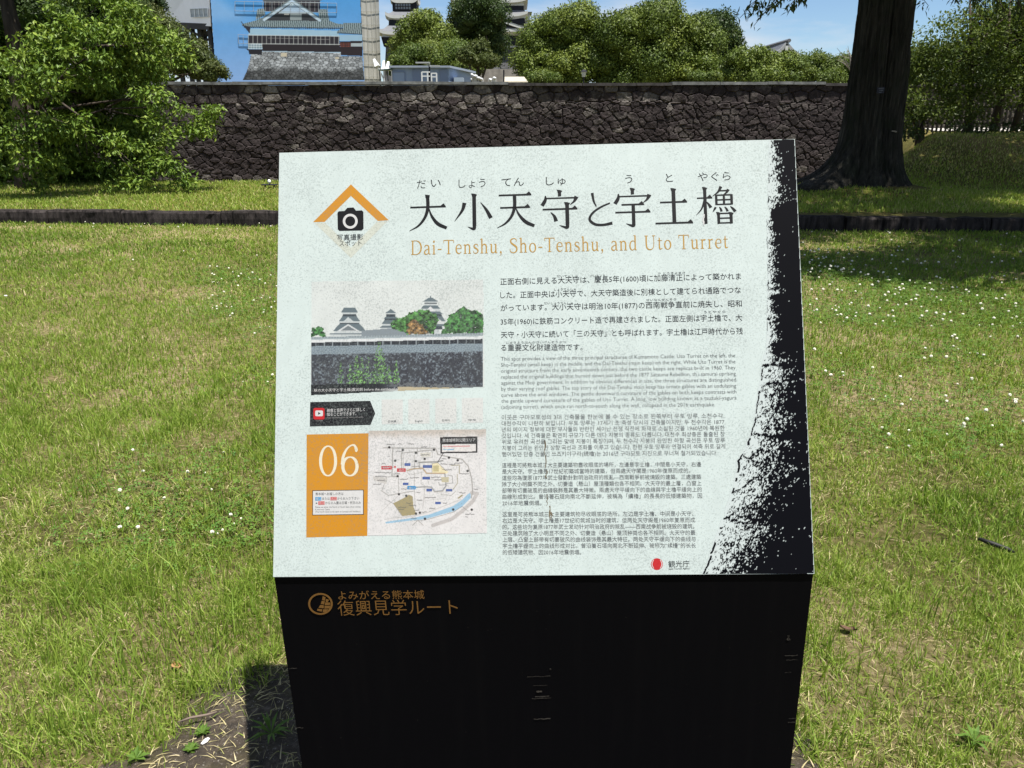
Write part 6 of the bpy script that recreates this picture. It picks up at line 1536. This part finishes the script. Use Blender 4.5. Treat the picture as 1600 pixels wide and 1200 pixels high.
# -------- the big trunk at the right and its wide crown overhead
BT = at(1350, 288, 15.1)
def big_tree():
    r = np.random.default_rng(41); t = root('big_tree', (BT.x, 15.1, .40), 'big old tree with thick dark ridged trunk at the right, its crown spreading overhead', 'tree')
    nu, nv = 220, 110; hmax = 9.5; P = np.zeros((nv, nu + 1, 3))
    u = np.linspace(0, 2 * np.pi, nu + 1); hs = np.r_[np.linspace(-.35, 1.2, 34)[:-1], np.linspace(1.2, hmax, nv - 33)]
    k = 15.1 / F / 1.05
    for i, h in enumerate(hs):
        hp = max(h, 0)
        R = .485 - .02 * min(hp, 3.2) + .30 * math.exp(-hp / .30) + .03 * max(0, hp - 2.6) - .05 * max(0, hp - 4)
        root_l = np.maximum(0, np.cos(u * 2 + .6) * .35 + np.cos(u * 5 + 1.1) * .3 + .75 * np.cos(u - 3.3)) * math.exp(-hp / .28) * .62
        rid = .075 * (fbm(u * 11, np.full_like(u, h * .5), 3, 4) - .5) * 2 + .03 * (np.abs(np.sin(u * 17 + 2.2 * fbm(u * 3, np.full_like(u, h * .9), 7, 3) * 6)) - .6) + .055 * np.cos(u * 3 + .4 + .15 * h) + .03 * np.cos(u * 7 + .5 * np.sin(h))
        rid[-1] = rid[0]; root_l[-1] = root_l[0]
        rr = R + root_l + rid
        cx = .13 * hp + .012 * hp * hp * .3 + .0; 
        cx = .02 - .040 * hp
        P[i] = np.stack([cx + rr * np.cos(u) * 1.0, rr * np.sin(u) * .95, np.full_like(u, h)], -1)
    mb, n, l, b = new_mat('dark_ridged_bark')
    x = noise(n, l, 1, 8, .7, 'Object', (16, 16, 1.6)); y = noise(n, l, 3, 4, .6)
    rr = ramp(n, [(.35, (.010, .010, .009)), (.60, (.045, .042, .035)), (.74, (.13, .12, .10))]); l(x.outputs['Fac'], rr.inputs['Fac'])
    mo = ramp(n, [(.5, 0), (.7, .55)]); l(y.outputs['Fac'], mo.inputs['Fac'])
    l(mixc(n, l, mo.outputs['Color'], rr.outputs['Color'], (.020, .027, .014)), b.inputs['Base Color']); b.inputs['Roughness'].default_value = .92; b.inputs['Specular IOR Level'].default_value = .12
    bump(n, l, b, x.outputs['Fac'], 1.0, .05)
    tr = grid_mesh('trunk', P, mb, t, None, True)
    # limbs
    fk = np.array([.02 - .04 * 6.0, 0, 6.0]); lb = MB(); CL = []; ends = []
    for i in range(17):
        a = i * 2.4 + .3; ra = r.uniform(3.5, 7.6); e = np.array([fk[0] - .3 + ra * math.cos(a), ra * math.sin(a) * .95, r.uniform(6.0, 10.5)])
        s = fk + np.array([0, 0, r.uniform(-.8, 2.6)]); m = s + (e - s) * .5 + np.array([0, 0, .9])
        lb.tube([s, m, e], [.22, .13, .03], 7); ends.append((s, m, e))
    lb.build('limb', M_bark, t, True)
    def topz(p): return EYE + .16 * (p[1] + 15.1) + .75 - .40     # keep the overhead crown above what the picture shows
    for i in range(330):
        a = r.uniform(0, 2 * np.pi); ra = 9.0 * math.sqrt(r.random()); p = np.array([2.0 + ra * math.cos(a), -2.3 + ra * .70 * math.sin(a), 5.2 + 4.6 * (1 - (ra / 9.8) ** 2) * r.uniform(.25, 1.0) + r.uniform(-.3, .5)])
        rr = r.uniform(.55, 1.05)
        if p[2] - rr * .7 < topz(p): p[2] = topz(p) + rr * .7
        CL.append(np.r_[p, rr, rr, rr * .6])
    for i in range(80):      # extra unseen clumps over the bank, added to shade it
        p = np.array([r.uniform(1.5, 10.5), r.uniform(-1.2, 4.6), 0]); p[2] = topz(p) + r.uniform(.7, 2.4); rr = r.uniform(.5, .95)
        CL.append(np.r_[p, rr, rr, rr * .55])
    Q, T = clump_leaves(np.array(CL), 900, .16, .09, .4, r, .95, .8, .9, .25)
    # hanging sprays that dip into the top of the picture
    PQ, PT = [], []
    sprays = [(1262, -40, 1166, 12, 9.8), (1250, -30, 1178, 40, 9.8), (1256, -20, 1192, 22, 9.8), (1240, -40, 1156, 28, 10), (1262, -25, 1205, 10, 9.6), (1222, -30, 1185, 18, 9.7), (1290, -30, 1232, 10, 9.6), (1310, -40, 1246, 3, 9.6), (1272, -30, 1253, 2, 9.6),
              (1400, -30, 1450, 8, 11), (1400, -60, 1500, 2, 11), (1480, -40, 1545, 18, 11), (1500, -40, 1580, 26, 11), (1540, -40, 1598, 16, 11), (1560, -40, 1620, 30, 11), (1530, -50, 1570, 22, 10.8), (1570, -50, 1600, 34, 10.8), (1510, -50, 1530, 14, 11.2), (1590, -40, 1590, 24, 10.9), (1550, -50, 1610, 40, 11.3), (1490, -60, 1525, 6, 11.1), (1575, -60, 1560, 30, 11.4), (1600, -60, 1640, 44, 11), (1455, -40, 1500, 8, 11), (1520, -60, 1560, 10, 11.2)]
    for (x0, y0, x1, y1, Y) in sprays:
        a = np.array(at(x0, y0, Y)) - np.array(t.location); e = np.array(at(x1, y1, Y + r.uniform(-.3, .3))) - np.array(t.location)
        m = (a + e) / 2 + np.array([0, 0, .07]); MB().tube([a, m, e], [.012, .007, .003], 5).build('hanging_twig', M_bark, t)
        for k in range(44):
            s = r.uniform(.1, 1.0); p = a + (m - a) * 2 * s if s < .5 else m + (e - m) * (2 * s - 1)
            PQ.append(leaf_quads((p + r.normal(0, .035, 3))[None], unit(r.normal(0, 1, (1, 3)) + np.array([[0, 0, .5]])), np.array(.085), np.array(.03), 1.1, r, .6)); PT.append([r.random()])
    Q = np.concatenate([Q] + PQ); T = np.concatenate([T] + [np.array(x) for x in PT])
    crown_mesh('crown', Q, T, LM_big, t)
    # small enamel plate and a cut twig stub on the trunk
    p = at(1376, 141, 14.52); pl = MB(); pl.box((0, 0, 0), (.13, .012, .10)); ob = pl.build('name_plate', plain('dark_blue_enamel', (.02, .022, .035), .5, .2)); ob.location = p
    tag(ob, 'small dark blue name plate fixed to the big trunk', 'plate')
    wm = plain('pale_lettering', (.10, .11, .14), .6); ln = MB(); rg = np.random.default_rng(1)
    for k in range(3): ln.box((rg.uniform(-.01, .01), -.0075, .03 - .032 * k), (.085 - .02 * k, .003, .010))
    ln.build('plate_lettering', wm, ob)
    s_ = at(1400, 206, 14.6); MB().tube([(0, 0, 0), (-.06, -.07, .01), (-.13, -.12, .015)], [.016, .013, .01], 6).build('branch_stub', plain('pale_cut_wood', (.25, .22, .18), .8), t).location = Vector(s_) - Vector(t.location)
big_tree()

# -------- airy tree and fence on the bank at the right
def right_trees():
    r = np.random.default_rng(51)
    def airy(name, label, base_px, Y, blobs, seed, stems, hs=3.4):
        r = np.random.default_rng(seed); bx = at(base_px, 212, Y); zb = float(z_upper(np.array(bx.x), np.array(Y)))
        t = root(name, (bx.x, Y, zb), label, 'tree'); off = np.array([bx.x, Y, zb]); CL = []; k = Y / F / 1.07; tops = []
        for (px, py, rx, ry, dy) in blobs:
            c = np.array(at(px, py, Y + dy)) - off; tops.append(c)
            for i in range(int(rx * ry / 26)):
                a = r.normal(0, .5, 3); a = a / max(1, np.linalg.norm(a)); s = r.uniform(.16, .34)
                CL.append(np.r_[c + a * np.array([rx * k, rx * k * .9, ry * k]), s, s, s * .7])
        Q, T = clump_leaves(np.array(CL), 420, .10, .05, .25, r, .95, .7, 1.0, .2); crown_mesh('crown', Q, T, LM_mid, t)
        b = MB()
        for (sx, ang) in stems:
            p0 = np.array([sx, r.uniform(-.2, .2), -.1]); top = p0 + np.array([ang * 2.6, r.uniform(-.3, .3), hs])
            b.tube([p0, p0 + (top - p0) * .4 + r.normal(0, .06, 3), top], [.11, .075, .015], 8)
            for c in tops:
                if r.random() < .4: s = r.uniform(.3, .9); q = p0 + (top - p0) * s; b.tube([q, q + (c - q) * .5 + np.array([0, 0, .15]), c], [.035, .022, .008], 5)
        b.build('trunk', M_bark, t, True)
    airy('airy_tree', 'airy bushy green tree with several dark stems on the bank at the right edge', 1552, 21.5,
         [(1590, 30, 60, 34, 0), (1530, 50, 55, 36, 0), (1470, 70, 50, 34, -.3), (1440, 95, 42, 28, -.2), (1560, 90, 60, 36, -.4), (1500, 110, 60, 34, -.5), (1430, 125, 40, 30, -.3), (1610, 70, 60, 40, .3), (1540, 140, 56, 30, -.5), (1470, 150, 50, 26, -.4), (1600, 130, 40, 40, .2), (1560, 10, 36, 20, .4), (1640, 20, 50, 50, 0), (1680, 100, 60, 60, 0), (1520, 20, 26, 16, .2), (1430, 80, 20, 16, 0)], 52, ((-.05, -.08), (.5, .12), (.85, .28), (-.6, -.25)))
    airy('airy_bush', 'darker leafy bush at the crest of the bank, just right of the big trunk', 1430, 20.6,
         [(1425, 165, 34, 20, 0), (1450, 180, 34, 14, -.2), (1418, 190, 22, 12, -.2), (1490, 175, 30, 16, 0), (1530, 180, 26, 12, .2), (1410, 150, 20, 16, .2)], 53, ((0, .05), (.25, -.1)), 1.0)
    for i, (px, w, lab) in enumerate(((1500, 120, 'dark low hedge of undergrowth along the crest under the airy tree'), )):
        bx = at(px, 215, 19.6); t = root('undergrowth', (bx.x, 19.6, float(z_upper(np.array(bx.x), np.array(19.6)))), lab, 'bush'); CL = []
        for k in range(110):
            x = r.uniform(-2.2, 4.2); CL.append(np.r_[np.array([x, r.uniform(-.3, .5), r.uniform(-.1, .22)]), .24, .24, .15])
        Q, T = clump_leaves(np.array(CL), 360, .1, .05, .2, r, .9, .6); crown_mesh('crown', Q, T, LM_dark, t)
        MB().tube([(0, .1, -.2), (.1, .1, .15)], [.04, .02], 5).build('trunk', M_bark, t)
    # dark paling fence, bright path behind it
    Yf = 24.6; xa, xb = at(1395, 200, Yf).x, at(1660, 200, Yf).x; zg = float(z_upper(np.array(xb), np.array(Yf)))
    f = root('paling_fence', (xa, Yf, zg), 'dark paling fence along the bright path behind the airy tree', 'fence'); pk = MB(); rg = np.random.default_rng(2); M = plain('dark_fence_wood', (.012, .011, .010), .85, .15, .4, 8)
    x = 0.0
    while x < xb - xa:
        h = .92 + rg.uniform(-.04, .04); pk.box((x, 0, h / 2 - .1), (.055, .03, h + .2)); x += .135 + rg.uniform(-.01, .01)
    pk.build('palings', M, f)
    rl = MB(); rl.box(((xb - xa) / 2, .03, .25), (xb - xa, .04, .06)); rl.box(((xb - xa) / 2, .03, .72), (xb - xa, .04, .06)); rl.build('rail', M, f)
right_trees()
# the rest of the row along the bank, beyond the right edge of the picture, and a hedge of trees beyond the left edge
far_tree('evergreen_tree', 'dark evergreen mass behind the airy tree, beyond the paling fence', [(1470, 120, 70, 40), (1560, 100, 80, 56), (1500, 150, 90, 36), (1620, 70, 70, 60)], 43, LM_dark, 62, .24, zb=1.1)
far_tree('evergreen_tree', 'dark trees beyond the right edge of the lawn', [(1760, 40, 90, 90), (1700, 120, 60, 60)], 40, LM_dark, 61, .24, zb=1.1)

# ------------------------------------------------------------------ small things on the lawn
def small_things():
    o = at(422, 296, 16.0); z = float(z_upper(np.array(o.x), np.array(16.0)))
    r = root('spotlight_stand', (o.x, 16.0, z), 'small black metal stand topped by a white knob, beside the sign on the raised lawn', 'stand'); k = 16 / F / 1.03; b = MB()
    zt = at(422, 288.5, 16).z - z; h1 = at(422, 295.2, 16).z - z
    b.box((0, 0, zt), (24 * k, .16, .014)); MB
    b.build('top_plate', M_timber, r)
    for s in (-7, 7): MB().box((s * k, 0, zt / 2 - .03), (1.3 * k, .05, zt + .06)).build('leg', M_timber, r)
    MB().box((0, 0, max(h1, .015)), (14 * k, .03, .012)).build('cross_bar', M_timber, r)
    MB().ball((0, 0, zt + .062), (.034, .034, .042), 12, 8).build('knob', plain('white_knob', (.8, .8, .8), .4), r, True)
    MB().tube([(0, 0, zt), (0, 0, zt + .03)], .014, 6).build('knob_stem', M_timber, r)
    # dark stick
    gx, gy = ground(1553, 866); z = float(z_lower(np.array(gx), np.array(gy))) + .035
    s = MB().tube([(-.048, .035, .012), (-.01, .012, .004), (.03, -.02, 0), (.05, -.036, -.006)], [.006, .010, .009, .004], 7).build('stick', plain('blackened_wood', (.008, .008, .008), .6), None, True); s.location = (gx, gy, z); tag(s, 'short blackened stick lying on the grass at the right', 'stick')
    s = MB().tube([(-.045, -.012, 0), (-.015, 0, .004), (.025, .012, .003), (.045, .026, 0)], [.002, .0035, .0035, .002], 6).build('twig', plain('grey_brown_twig', (.13, .10, .08), .8), None, True); gx, gy = ground(310, 1142); s.location = (gx, gy, .04); tag(s, 'grey brown twig lying where the concrete pad meets the grass', 'twig')
    rg = np.random.default_rng(6)
    def leaf(px, py, L, Wd, colr, lab, rot, z=.014):
        gx, gy = ground(px, py); n = 7; V = []; 
        for i in range(n + 1):
            s_ = i / n; w = Wd * math.sin(math.pi * min(1, s_ * .95 + .04)) ** .8; curl = .25 * L * (s_ - .5) ** 2 * 4 * .35
            V += [(L * (s_ - .5), w / 2, curl + .006), (L * (s_ - .5), 0, curl), (L * (s_ - .5), -w / 2, curl + .007)]
        fs = [(3 * i + a, 3 * i + a + 1, 3 * i + a + 4, 3 * i + a + 3) for i in range(n) for a in (0, 1)]
        ob = MB().add(V, fs).build('fallen_leaf', plain('dry_leaf', colr, .75, .2, .3, 60)); ob.location = (gx, gy, float(z_lower(np.array(gx), np.array(gy))) + z); ob.rotation_euler = (.25, .15, rot); tag(ob, lab, 'leaf')
    leaf(1325, 990, .05, .03, (.075, .042, .028), 'curled dark brown fallen leaf in the grass right of the sign', 2.6)
    leaf(1542, 969, .034, .024, (.07, .03, .026), 'small dark reddish fallen leaf in a bare straw patch at the right', .6)
    leaf(1487, 884, .018, .014, (.03, .028, .025), 'tiny dark leaf left of the blackened stick', .2)
    leaf(276, 1046, .05, .028, (.30, .17, .08), 'pale orange brown fallen leaf in the grass at the left', 2.2, .008)
    leaf(11, 471, .032, .024, (.5, .5, .48), 'white scrap of petal lying on the lawn at the left edge', .4, .05)
    wm = leaf_mat('weed_leaf', [(0, (.06, .12, .02)), (1, (.12, .20, .035))], .3, .4, .35)
    def weed(px, py, n, L, Wd, lab, z=.02):
        gx, gy = ground(px, py); Q = []
        for k in range(n):
            a = k * 2.4 + rg.uniform(-.3, .3); D = np.array([math.cos(a), math.sin(a), rg.uniform(.25, .9)]); D /= np.linalg.norm(D); S_ = np.cross(D, [0, 0, 1.0]); S_ /= np.linalg.norm(S_); l_ = L * rg.uniform(.6, 1.1); p = np.zeros(3); m = D * l_ * .45 + np.array([0, 0, .1 * l_]); e = D * l_ - np.array([0, 0, .12 * l_])
            Q.append([p, m + S_ * Wd / 2, e, m - S_ * Wd / 2])
        ob = mesh_np('weed', np.array(Q), np.arange(4 * n), np.full(n, 4), wm, None, {'tint': rg.random(4 * n)}); ob.location = (gx, gy, z); tag(ob, lab, 'weed')
    weed(425, 1155, 14, .075, .009, 'small leafy weed growing in the shadow of the sign')
    weed(214, 1195, 8, .04, .014, 'broad leaved weed at the bottom edge, left of the concrete pad')
    weed(300, 1182, 26, .026, .009, 'pale yellow green weed on the concrete pad, left of the shadow')
    weed(318, 1155, 30, .028, .009, 'pale yellow green weed by the twig')
    weed(1520, 1168, 12, .06, .012, 'bright green grassy weed at the bottom right')
    gx, gy = ground(323, 1170); c = MB(); c.ball((0, 0, 0), (.007, .014, .004), 6, 4); ob = c.build('stone_chip', plain('white_stone', (.6, .58, .55), .8)); ob.location = (gx, gy, .026); ob.rotation_euler[2] = -.5; tag(ob, 'white stone chip on the concrete pad', 'stone')
small_things()
